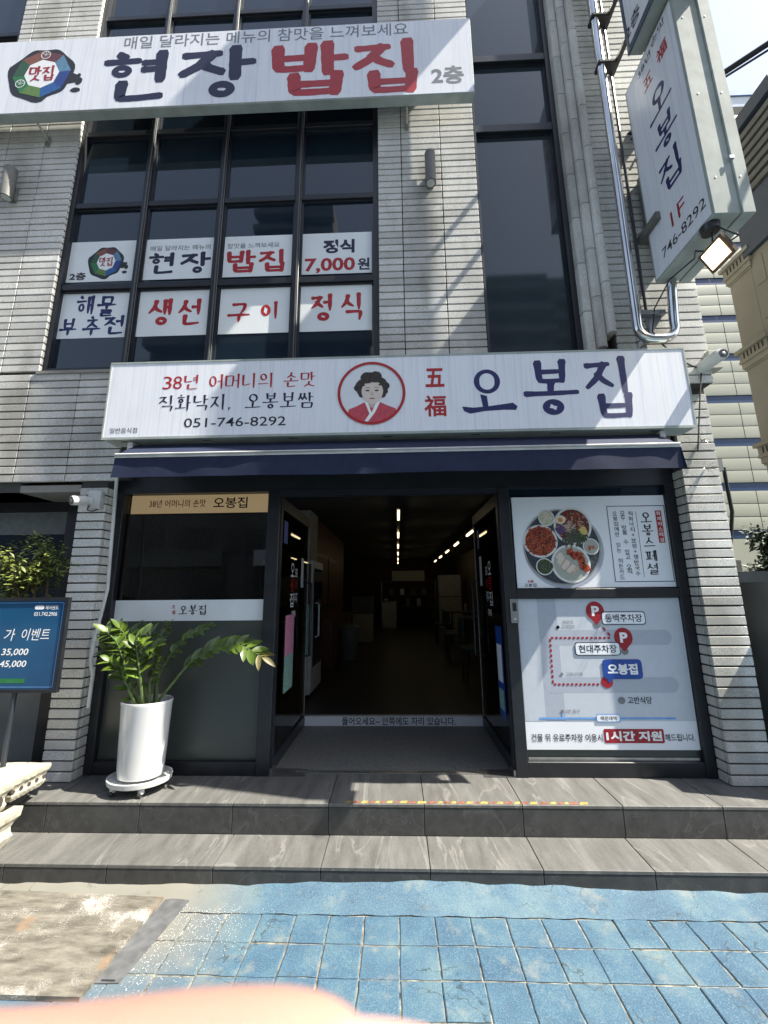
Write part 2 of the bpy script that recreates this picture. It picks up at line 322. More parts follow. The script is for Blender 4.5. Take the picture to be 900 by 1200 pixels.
# ------------------------------------------------------------------ object helpers
WL = {}
def tag(o, label=None, cat=None, group=None, kind=None):
    for k, v in (('label', label), ('category', cat), ('group', group), ('kind', kind)):
        if v: o[k] = v
    return o
def thing(name, loc, label, cat, group=None):
    o = bpy.data.objects.new(name, None); C.objects.link(o); o.location = loc; o.empty_display_size = .1
    WL[o] = Vector(loc); return tag(o, label, cat, group)
class MB:
    def __init__(s): s.v = []; s.f = []
    def add(s, v, f):
        n = len(s.v); s.v += [tuple(q) for q in v]; s.f += [tuple(i+n for i in g) for g in f]; return s
    def box(s, x0, x1, y0, y1, z0, z1, c=0.):
        if x0 > x1: x0, x1 = x1, x0
        if y0 > y1: y0, y1 = y1, y0
        if z0 > z1: z0, z1 = z1, z0
        if c <= 0:
            v = [(x, y, z) for z in (z0, z1) for y in (y0, y1) for x in (x0, x1)]
            return s.add(v, [(0, 2, 3, 1), (4, 5, 7, 6), (0, 1, 5, 4), (2, 6, 7, 3), (0, 4, 6, 2), (1, 3, 7, 5)])
        v = []; id_ = {}
        for zi, z in ((0, z0), (1, z1)):
            for yi, y in ((0, y0), (1, y1)):
                for xi, x in ((0, x0), (1, x1)):
                    sx, sy, sz = (1, -1)[xi]*c, (1, -1)[yi]*c, (1, -1)[zi]*c
                    for ax, q in enumerate(((x, y+sy, z+sz), (x+sx, y, z+sz), (x+sx, y+sy, z))):
                        id_[(xi, yi, zi, ax)] = len(v); v.append(q)
        f = []
        for a in (0, 1): f.append([id_[(a, 0, 0, 0)], id_[(a, 1, 0, 0)], id_[(a, 1, 1, 0)], id_[(a, 0, 1, 0)]][::(-1 if a == 0 else 1)])
        for a in (0, 1): f.append([id_[(0, a, 0, 1)], id_[(0, a, 1, 1)], id_[(1, a, 1, 1)], id_[(1, a, 0, 1)]][::(-1 if a == 0 else 1)])
        for a in (0, 1): f.append([id_[(0, 0, a, 2)], id_[(1, 0, a, 2)], id_[(1, 1, a, 2)], id_[(0, 1, a, 2)]][::(-1 if a == 0 else 1)])
        for a in (0, 1):
            for b_ in (0, 1):
                f.append([id_[(a, b_, 0, 0)], id_[(a, b_, 0, 1)], id_[(a, b_, 1, 1)], id_[(a, b_, 1, 0)]])
                f.append([id_[(a, 0, b_, 0)], id_[(a, 0, b_, 2)], id_[(a, 1, b_, 2)], id_[(a, 1, b_, 0)]])
                f.append([id_[(0, a, b_, 1)], id_[(0, a, b_, 2)], id_[(1, a, b_, 2)], id_[(1, a, b_, 1)]])
                for c_ in (0, 1): f.append([id_[(a, b_, c_, 0)], id_[(a, b_, c_, 1)], id_[(a, b_, c_, 2)]])
        return s.add(v, f)
    def tube(s, pts, r, n=10, cap=True):
        pts = [Vector(p) for p in pts]; rs = r if isinstance(r, (list, tuple)) else [r]*len(pts)
        rings = []; up = None
        for i, p in enumerate(pts):
            t = (pts[min(i+1, len(pts)-1)] - pts[max(i-1, 0)]).normalized()
            if up is None: up = Vector((0, 0, 1)) if abs(t.z) < .9 else Vector((1, 0, 0))
            a = (up - t*up.dot(t)).normalized(); b = t.cross(a); up = a
            rings.append([p + (a*math.cos(2*math.pi*k/n) + b*math.sin(2*math.pi*k/n))*rs[i] for k in range(n)])
        v = [q for g in rings for q in g]
        f = [(i*n+k, i*n+(k+1) % n, (i+1)*n+(k+1) % n, (i+1)*n+k) for i in range(len(pts)-1) for k in range(n)]
        if cap: f += [tuple(range(n))[::-1], tuple((len(pts)-1)*n+k for k in range(n))]
        return s.add(v, f)
    def lathe(s, prof, cx, cy, n=40, sx=1., sy=1.):
        v = [(cx+r*sx*math.cos(2*math.pi*k/n), cy+r*sy*math.sin(2*math.pi*k/n), z) for r, z in prof for k in range(n)]
        f = [(i*n+k, i*n+(k+1) % n, (i+1)*n+(k+1) % n, (i+1)*n+k) for i in range(len(prof)-1) for k in range(n)]
        return s.add(v, f)
    def prism(s, poly, y0, y1):                       # polygon in X,Z extruded along Y
        n = len(poly); v = [(x, y0, z) for x, z in poly] + [(x, y1, z) for x, z in poly]
        return s.add(v, [tuple(range(n)), tuple(range(2*n-1, n-1, -1))] + [(i, i+n, (i+1) % n+n, (i+1) % n) for i in range(n)])
    def build(s, name, m, parent=None, smooth=False, label=None, kind=None, origin=None):
        a = np.array(s.v, float)
        if origin is None: origin = ((a[:, 0].min()+a[:, 0].max())/2, (a[:, 1].min()+a[:, 1].max())/2, a[:, 2].min())
        me = bpy.data.meshes.new(name); me.from_pydata((a-np.array(origin)).tolist(), [], s.f)
        me.materials.append(M[m]); o = bpy.data.objects.new(name, me); C.objects.link(o)
        WL[o] = Vector(origin)
        o.location = Vector(origin) - (WL[parent] if parent else Vector())
        if parent: o.parent = parent
        if smooth:
            me.polygons.foreach_set('use_smooth', [True]*len(me.polygons))
            try:
                me.set_sharp_from_angle(angle=math.radians(40))
            except Exception: pass
        return tag(o, label, None, None, kind)
def box(name, m, parent, *a, label=None, c=0., kind=None): return MB().box(*a, c=c).build(name, m, parent, label=label, kind=kind)

# frames for flat print: origin + u, v axes and outward normal
class Fr:
    def __init__(s, o, u, v, n): s.o, s.u, s.v, s.n = Vector(o), Vector(u), Vector(v), Vector(n)
    def p(s, a, b, d=0): return s.o + s.u*a + s.v*b + s.n*d
def front(Y): return Fr((0, Y, 0), (1, 0, 0), (0, 0, 1), (0, -1, 0))      # u = X, v = Z, facing the street
LAY = .0008
class Print:
    """flat printed shapes on a frame, each sheet a hair above the one below"""
    def __init__(s, fr, d): s.fr = fr; s.d = d; s.k = 0; s.mb = MB()
    def poly(s, pts):
        d = s.d + s.k*.00006; s.k = (s.k+1) % 10
        n = len(pts); s.mb.add([s.fr.p(a, b, d) for a, b in pts], [tuple(range(n))]); return s
    def rect(s, x0, x1, z0, z1): return s.poly([(x0, z0), (x1, z0), (x1, z1), (x0, z1)])
    def frame(s, x0, x1, z0, z1, t):
        return s.rect(x0, x1, z0, z0+t).rect(x0, x1, z1-t, z1).rect(x0, x0+t, z0+t, z1-t).rect(x1-t, x1, z0+t, z1-t)
    def disk(s, cx, cz, rx, rz=None, n=32, wob=0, a0=0):
        rz = rz or rx
        return s.poly([(cx+rx*(1+wob*random.uniform(-1, 1))*math.cos(2*math.pi*k/n+a0), cz+rz*(1+wob*random.uniform(-1, 1))*math.sin(2*math.pi*k/n+a0)) for k in range(n)])
    def ring(s, cx, cz, rx, rz, t, n=40, t2=None):
        d = s.d; t2 = t if t2 is None else t2; v = []; f = []
        for k in range(n):
            a = 2*math.pi*k/n; w_ = t + (t2-t)*abs(math.sin(a)); ca, sa = math.cos(a), math.sin(a)
            v += [s.fr.p(cx+rx*ca, cz+rz*sa, d), s.fr.p(cx+(rx-w_)*ca, cz+(rz-w_)*sa, d)]
        for k in range(n):
            j = (k+1) % n; f.append((2*k, 2*j, 2*j+1, 2*k+1))
        s.mb.add(v, f); return s
    def rrect(s, x0, x1, z0, z1, r, n=6):
        pts = []
        for cx, cz, a0 in ((x1-r, z1-r, 0), (x0+r, z1-r, 90), (x0+r, z0+r, 180), (x1-r, z0+r, 270)):
            pts += [(cx+r*math.cos(math.radians(a0+90*k/n)), cz+r*math.sin(math.radians(a0+90*k/n))) for k in range(n+1)]
        return s.poly(pts)
    def build(s, name, m, parent, label=None):
        return s.mb.build(name, m, parent, label=label)

# lettering from the built in typeface, fitted to a size
def type_mesh(text, bold=0.):
    cu = bpy.data.curves.new('t', 'FONT'); cu.body = text; cu.size = 1; cu.offset = bold; cu.resolution_u = 3; cu.fill_mode = 'FRONT'
    ob = bpy.data.objects.new('t', cu); C.objects.link(ob)
    dg = bpy.context.evaluated_depsgraph_get(); me = bpy.data.meshes.new_from_object(ob.evaluated_get(dg))
    v = [tuple(q.co) for q in me.vertices]; f = [tuple(p.vertices) for p in me.polygons]
    bpy.data.objects.remove(ob); bpy.data.curves.remove(cu); bpy.data.meshes.remove(me)
    a = np.array(v)[:, :2]; lo, hi = a.min(0), a.max(0)
    return (a-lo)/(hi-lo), f
def type_on(text, fr, cu_, cv, w_, h_, d, m, parent, bold=0., name='lettering', label=None, shear=0, kind=None):
    a, f = type_mesh(text, bold)
    mb = MB(); mb.add([fr.p(cu_+(p[0]-.5)*w_+(p[1]-.5)*h_*shear, cv+(p[1]-.5)*h_, d) for p in a], f)
    return mb.build(name, m, parent, label=label, kind=kind)
def type_px(text, Y, cx, cy, w_, h_, d, m, parent, **k):
    x, z, ww, hh = box_on(cx, cy, w_, h_, Y); return type_on(text, front(Y), x, z, ww, hh, d, m, parent, **k)

# brush lettering: Hangul composed from strokes with a broad nib
RG = 'o'
JC = {
 'ㄱ': [[(.02, .92), (.92, .95), (.86, .45), (.62, .0)]], 'ㄱf': [[(.04, .9), (.94, .9), (.88, 0)]],
 'ㄴ': [[(.12, 1), (.12, .12), (.5, .08), (1, .18)]],
 'ㄷ': [[(.08, .92), (.95, .92)], [(.12, .9), (.12, .08), (1, .1)]],
 'ㄹ': [[(.05, .95), (.92, .95), (.9, .52)], [(.88, .54), (.1, .52), (.1, .05), (1, .07)]],
 'ㅁ': [[(.08, .98), (.1, .05), (.92, .05)], [(.08, .94), (.95, .94), (.9, .02)]],
 'ㅂ': [[(.08, 1), (.14, .05), (.88, .05)], [(.92, 1.05), (.88, .0)], [(.14, .52), (.88, .54)]],
 'ㅅ': [[(.52, 1), (.42, .5), (.02, 0)], [(.42, .58), (.62, .3), (1, .08)]],
 'ㅇ': [(RG, .5, .5, .48, .5)],
 'ㅈ': [[(.06, .88), (.92, .94)], [(.72, .92), (.45, .42), (.02, .02)], [(.46, .52), (.68, .28), (1, .08)]],
 'ㅊ': [[(.42, 1.1), (.56, .98)], [(.06, .76), (.94, .8)], [(.6, .78), (.42, .36), (.02, .0)], [(.46, .48), (.68, .22), (1, .04)]],
 'ㅎ': [[(.4, 1.12), (.56, 1.0)], [(.04, .76), (.96, .8)], (RG, .5, .3, .34, .32)],
 'ㅍ': [[(.02, .92), (.98, .94)], [(.3, .9), (.36, .1)], [(.7, .9), (.64, .1)], [(0, .05), (1, .09)]],
 'ㅆ': [[(.28, 1), (.2, .5), (.0, .05)], [(.22, .6), (.5, .1)], [(.74, 1), (.68, .5), (.45, .05)], [(.7, .6), (1, .1)]],
}
JV = {
 'ㅏ': [[(.3, 1), (.34, 0)], [(.34, .5), (.95, .52)]], 'ㅑ': [[(.3, 1), (.34, 0)], [(.34, .62), (.95, .64)], [(.34, .38), (.95, .4)]],
 'ㅓ': [[(.72, 1), (.74, 0)], [(.05, .52), (.72, .54)]], 'ㅕ': [[(.72, 1), (.74, 0)], [(.05, .66), (.72, .68)], [(.05, .4), (.72, .42)]],
 'ㅣ': [[(.5, 1.02), (.54, 0)]], 'ㅐ': [[(.2, .95), (.22, .05)], [(.22, .5), (.75, .52)], [(.75, 1), (.78, 0)]],
 'ㅔ': [[(.45, .95), (.46, .05)], [(.0, .5), (.45, .52)], [(.85, 1), (.87, 0)]],
 'ㅖ': [[(.45, .95), (.46, .05)], [(.0, .62), (.45, .64)], [(.0, .4), (.45, .42)], [(.85, 1), (.87, 0)]],
}
JH = {
 'ㅗ': [[(.5, .95), (.48, .28)], [(0, .18), (.5, .2), (1, .26)]], 'ㅜ': [[(0, .82), (.5, .86), (1, .88)], [(.52, .84), (.5, .0)]],
 'ㅡ': [[(0, .45), (1, .52)]], 'ㅛ': [[(.3, .95), (.3, .25)], [(.7, .95), (.68, .25)], [(0, .18), (1, .22)]],
 'ㅠ': [[(0, .85), (1, .88)], [(.3, .84), (.26, .0)], [(.7, .84), (.72, .0)]],
}
CHO = 'ㄱㄲㄴㄷㄸㄹㅁㅂㅃㅅㅆㅇㅈㅉㅊㅋㅌㅍㅎ'; JUNG = 'ㅏㅐㅑㅒㅓㅔㅕㅖㅗㅘㅙㅚㅛㅜㅝㅞㅟㅠㅡㅢㅣ'
JONG = ['', 'ㄱ', 'ㄲ', 'ㄳ', 'ㄴ', 'ㄵ', 'ㄶ', 'ㄷ', 'ㄹ', 'ㄺ', 'ㄻ', 'ㄼ', 'ㄽ', 'ㄾ', 'ㄿ', 'ㅀ', 'ㅁ', 'ㅂ', 'ㅄ', 'ㅅ', 'ㅆ', 'ㅇ', 'ㅈ', 'ㅊ', 'ㅋ', 'ㅌ', 'ㅍ', 'ㅎ']
def syllable(ch):
    k = ord(ch)-0xAC00; c, v, f = CHO[k//588], JUNG[(k % 588)//28], JONG[k % 28]; out = []
    def put(gl, b): out.extend((g, b) for g in gl)
    if v in JV:
        if f: bc, bv, bf = (.02, .50, .56, .95), (.62, .42, 1, 1), (.24, .0, .93, .34)
        else: bc, bv, bf = (.02, .15, .56, .9), (.62, 0, 1, 1), None
        put(JC[c], bc); put(JV[v], bv)
    elif v in JH:
        if f: bc, bv, bf = (.22, .64, .8, 1), (0, .36, 1, .62), (.22, 0, .8, .30)
        else: bc, bv, bf = (.2, .46, .82, 1), (0, .02, 1, .44), None
        put(JC[c], bc); put(JH[v], bv)
    else:
        h_, vv = {'ㅘ': ('ㅗ', 'ㅏ'), 'ㅢ': ('ㅡ', 'ㅣ'), 'ㅝ': ('ㅜ', 'ㅓ'), 'ㅚ': ('ㅗ', 'ㅣ')}[v]
        bf = (.24, .0, .93, .30) if f else None; lift = .3 if f else 0
        put(JC[c], (.08, .5+lift*.6, .58, .98)); put(JH[h_], (0, .1+lift, .66, .45+lift*.6)); put(JV[vv], (.7, lift, 1.0, 1))
    if bf: put(JC.get(f+'f', JC[f]), bf)
    return out
def smooth_line(p, k=8):
    p = [np.array(q, float) for q in p]
    if len(p) == 2: return [p[0]+(p[1]-p[0])*t for t in np.linspace(0, 1, k)]
    e = [2*p[0]-p[1]] + p + [2*p[-1]-p[-2]]; o = []
    for i in range(len(p)-1):
        for t in np.linspace(0, 1, k, endpoint=False):
            a, b, c, d = e[i:i+4]
            cr = .5*((2*b)+(-a+c)*t+(2*a-5*b+4*c-d)*t*t+(-a+3*b-3*c+d)*t**3)
            li = b+(c-b)*t; o.append(cr*.45+li*.55)
    return o + [p[-1]]
def brush(ch, fr, x0, z0, w_, h_, d, mb, wv=.13, wh=.07, head=.35, tail=.3, rough=0., cut=False):
    """one syllable into mb; widths relative to the smaller side"""
    s_ = (w_*h_)**.5; k = 0
    for g, b in syllable(ch):
        bx, bz, bw, bh = x0+b[0]*w_, z0+b[1]*h_, (b[2]-b[0])*w_, (b[3]-b[1])*h_; k += 1; dd = d+k*.00008
        if g[0] == RG:
            cx, cz, rx, rz = bx+g[1]*bw, bz+g[2]*bh, g[3]*bw, g[4]*bh; rr = min(rx, rz*1.15); rx = min(rx, rz*1.25)
            n = 28; v = []; f = []
            for q in range(n):
                a = 2*math.pi*q/n; t = (wv*abs(math.cos(a-.4))+wh*abs(math.sin(a-.4)))*s_*.9; t *= 1+rough*random.uniform(-.5, .5); ro = 1+rough*random.uniform(-.12, .12)
                t = min(t, rr*.72)
                v += [fr.p(cx+rx*ro*math.cos(a), cz+rz*ro*math.sin(a), dd), fr.p(cx+(rx-t)*math.cos(a), cz+(rz-t)*math.sin(a), dd)]
            mb.add(v, [(2*q, 2*((q+1) % n), 2*((q+1) % n)+1, 2*q+1) for q in range(n)]); continue
        pts = smooth_line([(bx+q[0]*bw, bz+q[1]*bh) for q in g]); n = len(pts); v = []
        for i, q in enumerate(pts):
            a, b_ = pts[max(i-1, 0)], pts[min(i+1, n-1)]; dr = (b_-a)/(np.linalg.norm(b_-a)+1e-9)
            t = i/(n-1); wd = (wh+(wv-wh)*abs(dr[1])**1.3)*s_
            wd *= 1+head*max(0, 1-t*5) - tail*max(0, (t-.7)/.3) + (0 if abs(dr[1]) > .5 else head*.6*max(0, (t-.82)/.18))
            wd *= 1+rough*random.uniform(-.5, .5)
            nn = np.array([-dr[1], dr[0]])*wd/2
            v.append((q+nn, q-nn))
        # rounded, slanted ends
        e0 = pts[0]-(pts[1]-pts[0])/np.linalg.norm(pts[1]-pts[0])*np.linalg.norm(v[0][0]-v[0][1])*(.12 if cut else .38)
        e1 = pts[-1]+(pts[-1]-pts[-2])/np.linalg.norm(pts[-1]-pts[-2])*np.linalg.norm(v[-1][0]-v[-1][1])*(.12 if cut else .38)
        vs = [fr.p(*q, dd) for pr in v for q in pr]; f = [(2*i, 2*i+1, 2*i+3, 2*i+2) for i in range(n-1)]
        def cap(e, a, b_):
            a, b_ = np.array(a), np.array(b_); return [a*.82+e*.5-b_*.32+b_*0+0*a, e, b_*.82+e*.5-a*.32]
        c0 = [(v[0][0]-pts[0])*.72+e0, (v[0][1]-pts[0])*.55+e0]; c1 = [(v[-1][0]-pts[-1])*.55+e1, (v[-1][1]-pts[-1])*.7+e1]
        b0 = len(vs); vs += [fr.p(*q, dd) for q in (*c0, *c1)]
        f += [(b0, b0+1, 1, 0), (2*n-2, 2*n-1, b0+3, b0+2)]
        mb.add(vs, f)
def brush_line(text, fr, cx, cz, w_, h_, d, m, parent, gap=.12, name='lettering', label=None, **kw):
    cells = sum(.5 if c in ' ,' else .62 if c.isdigit() else 1 for c in text); cw = w_/cells; x = cx-w_/2; mb = MB()
    for c in text:
        if c == ' ': x += cw*.5; continue
        if c == ',':
            mb.add([fr.p(x+cw*.1, cz-h_*.36, d), fr.p(x+cw*.24, cz-h_*.36, d), fr.p(x+cw*.12, cz-h_*.6, d)], [(0, 1, 2)]); x += cw*.5; continue
        if c.isdigit():
            a, f = type_mesh(c, 0); mb.add([fr.p(x+cw*.62*(.06+.86*p[0]), cz-h_*.47+p[1]*h_*.92, d) for p in a], f); x += cw*.62; continue
        brush(c, fr, x+cw*gap/2, cz-h_/2, cw*(1-gap), h_, d, mb, **kw); x += cw
    return mb.build(name, m, parent, label=label)

# ================================================================== GROUND AND STEPS
def struct(o): o['kind'] = 'structure'; return o
struct(MB().box(-250, 250, -250, 250, -1, 0).build('ground', 'asphalt'))
T2, T1 = .30, .12                                            # stair heights
pv = struct(MB().box(-3.2, 6, -9, -.682, .001, .006).build('painted_paving', 'joint_sand'))
# gritty painted strip against the steps, with a broken edge
mb = MB(); nx, ny = 150, 6; rr = random.Random(3)
def strip_z(x): return .008+.034*math.exp(-((x-.15)/.85)**2)+.004*math.sin(x*9)+.003*math.sin(x*23)
for j in range(ny+1):
    for i in range(nx+1):
        x = -3.2+i*9.2/nx; y = -.868+.004*math.sin(i*1.7)+j*(.868-.6815)/ny
        mb.v.append((x, y, strip_z(x)*(.0+1.0*j/ny)+.0115+rr.uniform(-.0015, .0015)+(.006 if j == ny else 0)))
for j in range(ny):
    for i in range(nx): a = j*(nx+1)+i; mb.f.append((a, a+1, a+nx+2, a+nx+1))
mb.build('painted_edge_strip', 'paint_worn', pv, smooth=True)
def paver(x0, x1, y0, y1, seed):
    r = random.Random(seed); j = lambda: r.uniform(-.0035, .0035); z = .0125+r.uniform(-.0015, .0015)
    b = [(x0+j(), y0+j()), (x1+j(), y0+j()), (x1+j(), y1+j()), (x0+j(), y1+j())]
    pts = []
    for k in range(4):                                       # broken outline: three points a side
        a, c = b[k], b[(k+1) % 4]
        for t in (0, .33, .66): pts.append((a[0]+(c[0]-a[0])*t+(j()*.6 if t else 0), a[1]+(c[1]-a[1])*t+(j()*.6 if t else 0)))
    n = len(pts); cx = sum(p[0] for p in pts)/n; cy = sum(p[1] for p in pts)/n
    v = [(p[0], p[1], .005) for p in pts] + [(p[0], p[1], z-.003) for p in pts] + [(p[0]+(cx-p[0])*.05, p[1]+(cy-p[1])*.05, z) for p in pts]
    f = [(i, (i+1) % n, (i+1) % n+n, i+n) for i in range(n)] + [(i+n, (i+1) % n+n, (i+1) % n+2*n, i+2*n) for i in range(n)] + [tuple(range(2*n, 3*n))]
    return MB().add(v, f)
k = 0
for j in range(6):
    y1 = -.872-j*.1725; y0 = y1-.1645
    for i in range(-8, 15):
        x0 = -.012+i*.179; k += 1
        if x0 < -.95 and j < 3 and False: continue
        paver(x0, x0+.172, y0, y1, k).build('paving_tile', 'paint_tile', pv)
paver_rest = MB()
for j in range(6, 22):
    y1 = -.872-j*.1725; y0 = y1-.1645
    for i in range(-8, 15):
        x0 = -.012+i*.179; k += 1; q = paver(x0, x0+.172, y0, y1, k); paver_rest.add(q.v, q.f)
o = paver_rest.build('paving_tiles_behind', 'paint_tile', pv, kind='stuff')
MB().box(-3.2, -1.45, -9, -.869, .0061, .0100).build('painted_concrete', 'paint_tile', pv)
MB().box(2.70, 6, -9, -.869, .0061, .0100).build('painted_concrete', 'paint_tile', pv)

st = struct(MB().box(-3.6, 6.5, -.665, 1.14, 0, T1-.02).box(-3.6, 6.5, -.365, 1.14, T1-.02, T2-.02).build('entrance_steps', 'mortar'))
JX2 = [-3.59, -2.97, -2.35, -1.72, -1.10, -.47, .15, .78, 1.41, 2.03, 2.65, 3.27, 3.9, 4.5, 5.1, 5.7, 6.3]
JX1 = [-3.55, -2.93, -2.31, -1.70, -1.08, -.46, .16, .79, 1.40, 2.02, 2.64, 3.26, 3.9, 4.5, 5.1, 5.7, 6.3]
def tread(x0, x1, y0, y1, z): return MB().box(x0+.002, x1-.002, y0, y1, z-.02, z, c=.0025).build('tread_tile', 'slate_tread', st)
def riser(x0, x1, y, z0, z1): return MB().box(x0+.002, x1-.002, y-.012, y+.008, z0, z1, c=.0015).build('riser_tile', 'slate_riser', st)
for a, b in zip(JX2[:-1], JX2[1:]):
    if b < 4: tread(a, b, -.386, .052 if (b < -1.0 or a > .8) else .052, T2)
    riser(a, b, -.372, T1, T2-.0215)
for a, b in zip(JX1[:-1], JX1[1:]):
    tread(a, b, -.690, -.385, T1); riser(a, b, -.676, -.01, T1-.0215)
tp = thing('hazard_tape', (.4, -.36, T2), 'worn yellow and red hazard tape along the edge of the top step', 'tape')
x = atz(404, 940, T2).x; e = 0
mbs = {'tape_yellow': MB(), 'tape_red': MB()}
while x < 1.16:
    L = random.uniform(.035, .07); c = 'tape_yellow' if e % 2 == 0 else 'tape_red'
    yo = random.uniform(-.004, .004)
    mbs[c].add([(x, -.374+yo, T2+.001), (x+L*.8, -.374, T2+.001), (x+L*.95, -.345+yo, T2+.001), (x+.015, -.345, T2+.001)], [(0, 1, 2, 3)]); x += L; e += 1
for c, b in mbs.items(): b.build('tape_strip', c, tp)

# ================================================================== BUILDING
bld = thing('building', (0, .2, .3), 'grey granite tiled building with black framed windows and a restaurant on its ground floor', 'building')
YF = -.12; CH = .072
def wall(*a, m='mortar'): return box('wall', m, bld, *a)
wall(-.13, .82, YF+.018, .3, 3.60, 9.6)
wall(-4.08, -3.19, YF+.018, .3, 2.50, 9.6); wall(-7, -4.08, YF+.018, .3, 2.50, 6.9)
wall(-3.19, -2.30, YF+.018, .3, 2.62, 3.60); wall(-2.65, -2.43, YF+.018, .3, .3, 2.61)
wall(2.32, 2.60, YF+.018, .3, .3, 3.6); wall(1.93, 2.10, YF+.018, .3, 3.6, 9.6); wall(2.118, 2.60, -.202, .3, 3.3, 9.6)
wall(-2.295, 2.295, YF+.06, .3, 2.67, 3.595, m='render_grey')
wall(-7, 2.6, .31, 14, 3.3, 9.6, m='render_grey'); wall(2.46, 2.6, .31, 14, .0, 3.29, m='render_grey')
box('soffit', 'render_grey', bld, -7, -2.66, -.10, .42, 2.50, 2.56)
BR = []
def bricks(xs, z0, z1, y=YF, ch=CH):
    z = z0
    while z+ch*.6 < z1:
        zt = min(z+ch-.012, z1)
        for a, b in zip(xs[:-1], xs[1:]): BR.append((a+.004, b-.004, z, zt, y, 0))
        z += ch
def side_bricks(xp, sgn, z0, z1, ch=CH, yf=YF):
    z = z0
    while z+ch*.6 < z1:
        BR.append((xp, sgn, z, z+ch-.012, (yf+.034), 1)); z += ch
bricks([-.13, .10, .485, .82], 3.60, 8.4)
bricks([-5.1, -4.71, -4.32, -3.93, -3.54, -3.185], 3.62, 6.9); bricks([-4.08, -3.93, -3.54, -3.185], 6.932, 8.4)
bricks([-5.05, -4.6, -4.15, -3.70, -3.25, -2.80, -2.35], 2.59, 3.60)
bricks([-2.65, -2.41], .305, 2.58)
bricks([2.30, 2.60], .305, 3.3); bricks([1.93, 2.098], 3.6, 8.4); bricks([2.10, 2.60], 3.3, 8.4, -.22)
side_bricks(2.10, -1, 3.6, 8.4, yf=-.22)
side_bricks(-2.41, 1, .305, 2.58); side_bricks(2.30, -1, .305, 2.62)
def bdist(b):
    cx = (b[0]+b[1])/2 if b[5] == 0 else b[0]
    c = Vector((cx, b[4], (b[2]+b[3])/2)); d = c-CAM; fz = d.dot(FW)
    if fz <= 0: return 1e9
    px = 450+FPX*d.dot(RX)/fz; py = 600-FPX*d.dot(UY)/fz
    pen = 0 if (-30 < px < 930 and -30 < py < 1230) else 50
    if px < 800 and 410 < py < 560 and cx > -2.2 and cx < 2.3: pen = 40
    return d.length/((b[1]-b[0])**.5 if b[5] == 0 else .33)+pen
BR.sort(key=bdist)
bm_cache = {}; rest = MB(); rb = random.Random(11)
for i, b in enumerate(BR):
    dy = rb.uniform(0, .003)
    if b[5] == 0: args = (b[0], b[1], b[4]-dy, b[4]+.03, b[2], b[3])
    else: args = (min(b[0]-b[1]*.02, b[0]+.0), max(b[0]-b[1]*.02, b[0]), b[4], (-.005 if b[4] > -.15 else -.105), b[2], b[3])
    if i >= 300: rest.box(*args, c=.003); continue
    key = tuple(round(args[2*q+1]-args[2*q], 3) for q in range(3)); cx = (args[0]+args[1])/2
    if key not in bm_cache:
        o = MB().box(-key[0]/2, key[0]/2, 0, key[1], 0, key[2], c=.003).build('brick', 'granite', None, origin=(0, 0, 0)); bm_cache[key] = o.data
    else: o = bpy.data.objects.new('brick', bm_cache[key]); C.objects.link(o)
    o.parent = bld; o.location = Vector((cx, args[2], args[4]))-WL[bld]
rest.build('brick', 'granite', bld, kind='stuff')
# small corner faces of the two ground floor piers, behind their tiles
# rounded half columns between the tall window and the right wall
for k, (xc, yy, r) in enumerate(((1.742, -.035, .042), (1.822, -.075, .040), (1.898, -.115, .036))):
    z = 3.60+.12*k
    while z < 8.6:
        zt = z+.50; n = 10
        pr = [(xc+r*p_, yy-r*q_) for p_, q_ in ((-.97, 0), (-.95, -.0+.55), (-.72, .82), (-.3, .92), (.3, .92), (.72, .82), (.95, .55), (.97, 0))] + [(xc+r*.97, .2), (xc-r*.97, .2)]
        v = [(a, b_, z) for a, b_ in pr] + [(a, b_, zt-.010) for a, b_ in pr]; m_ = len(pr)
        MB().add(v, [tuple(range(m_))[::-1], tuple(range(m_, 2*m_))] + [(i, (i+1) % m_, (i+1) % m_+m_, i+m_) for i in range(m_)]).build('column_block', 'granite', bld)
        z = zt
wall(1.70, 1.93, 0, .3, 3.6, 9.6)
# pale stone sill line over the low wall, flashing under the window
box('sill', 'render_grey', bld, -3.20, -.10, -.135, -.05, 3.585, 3.612)

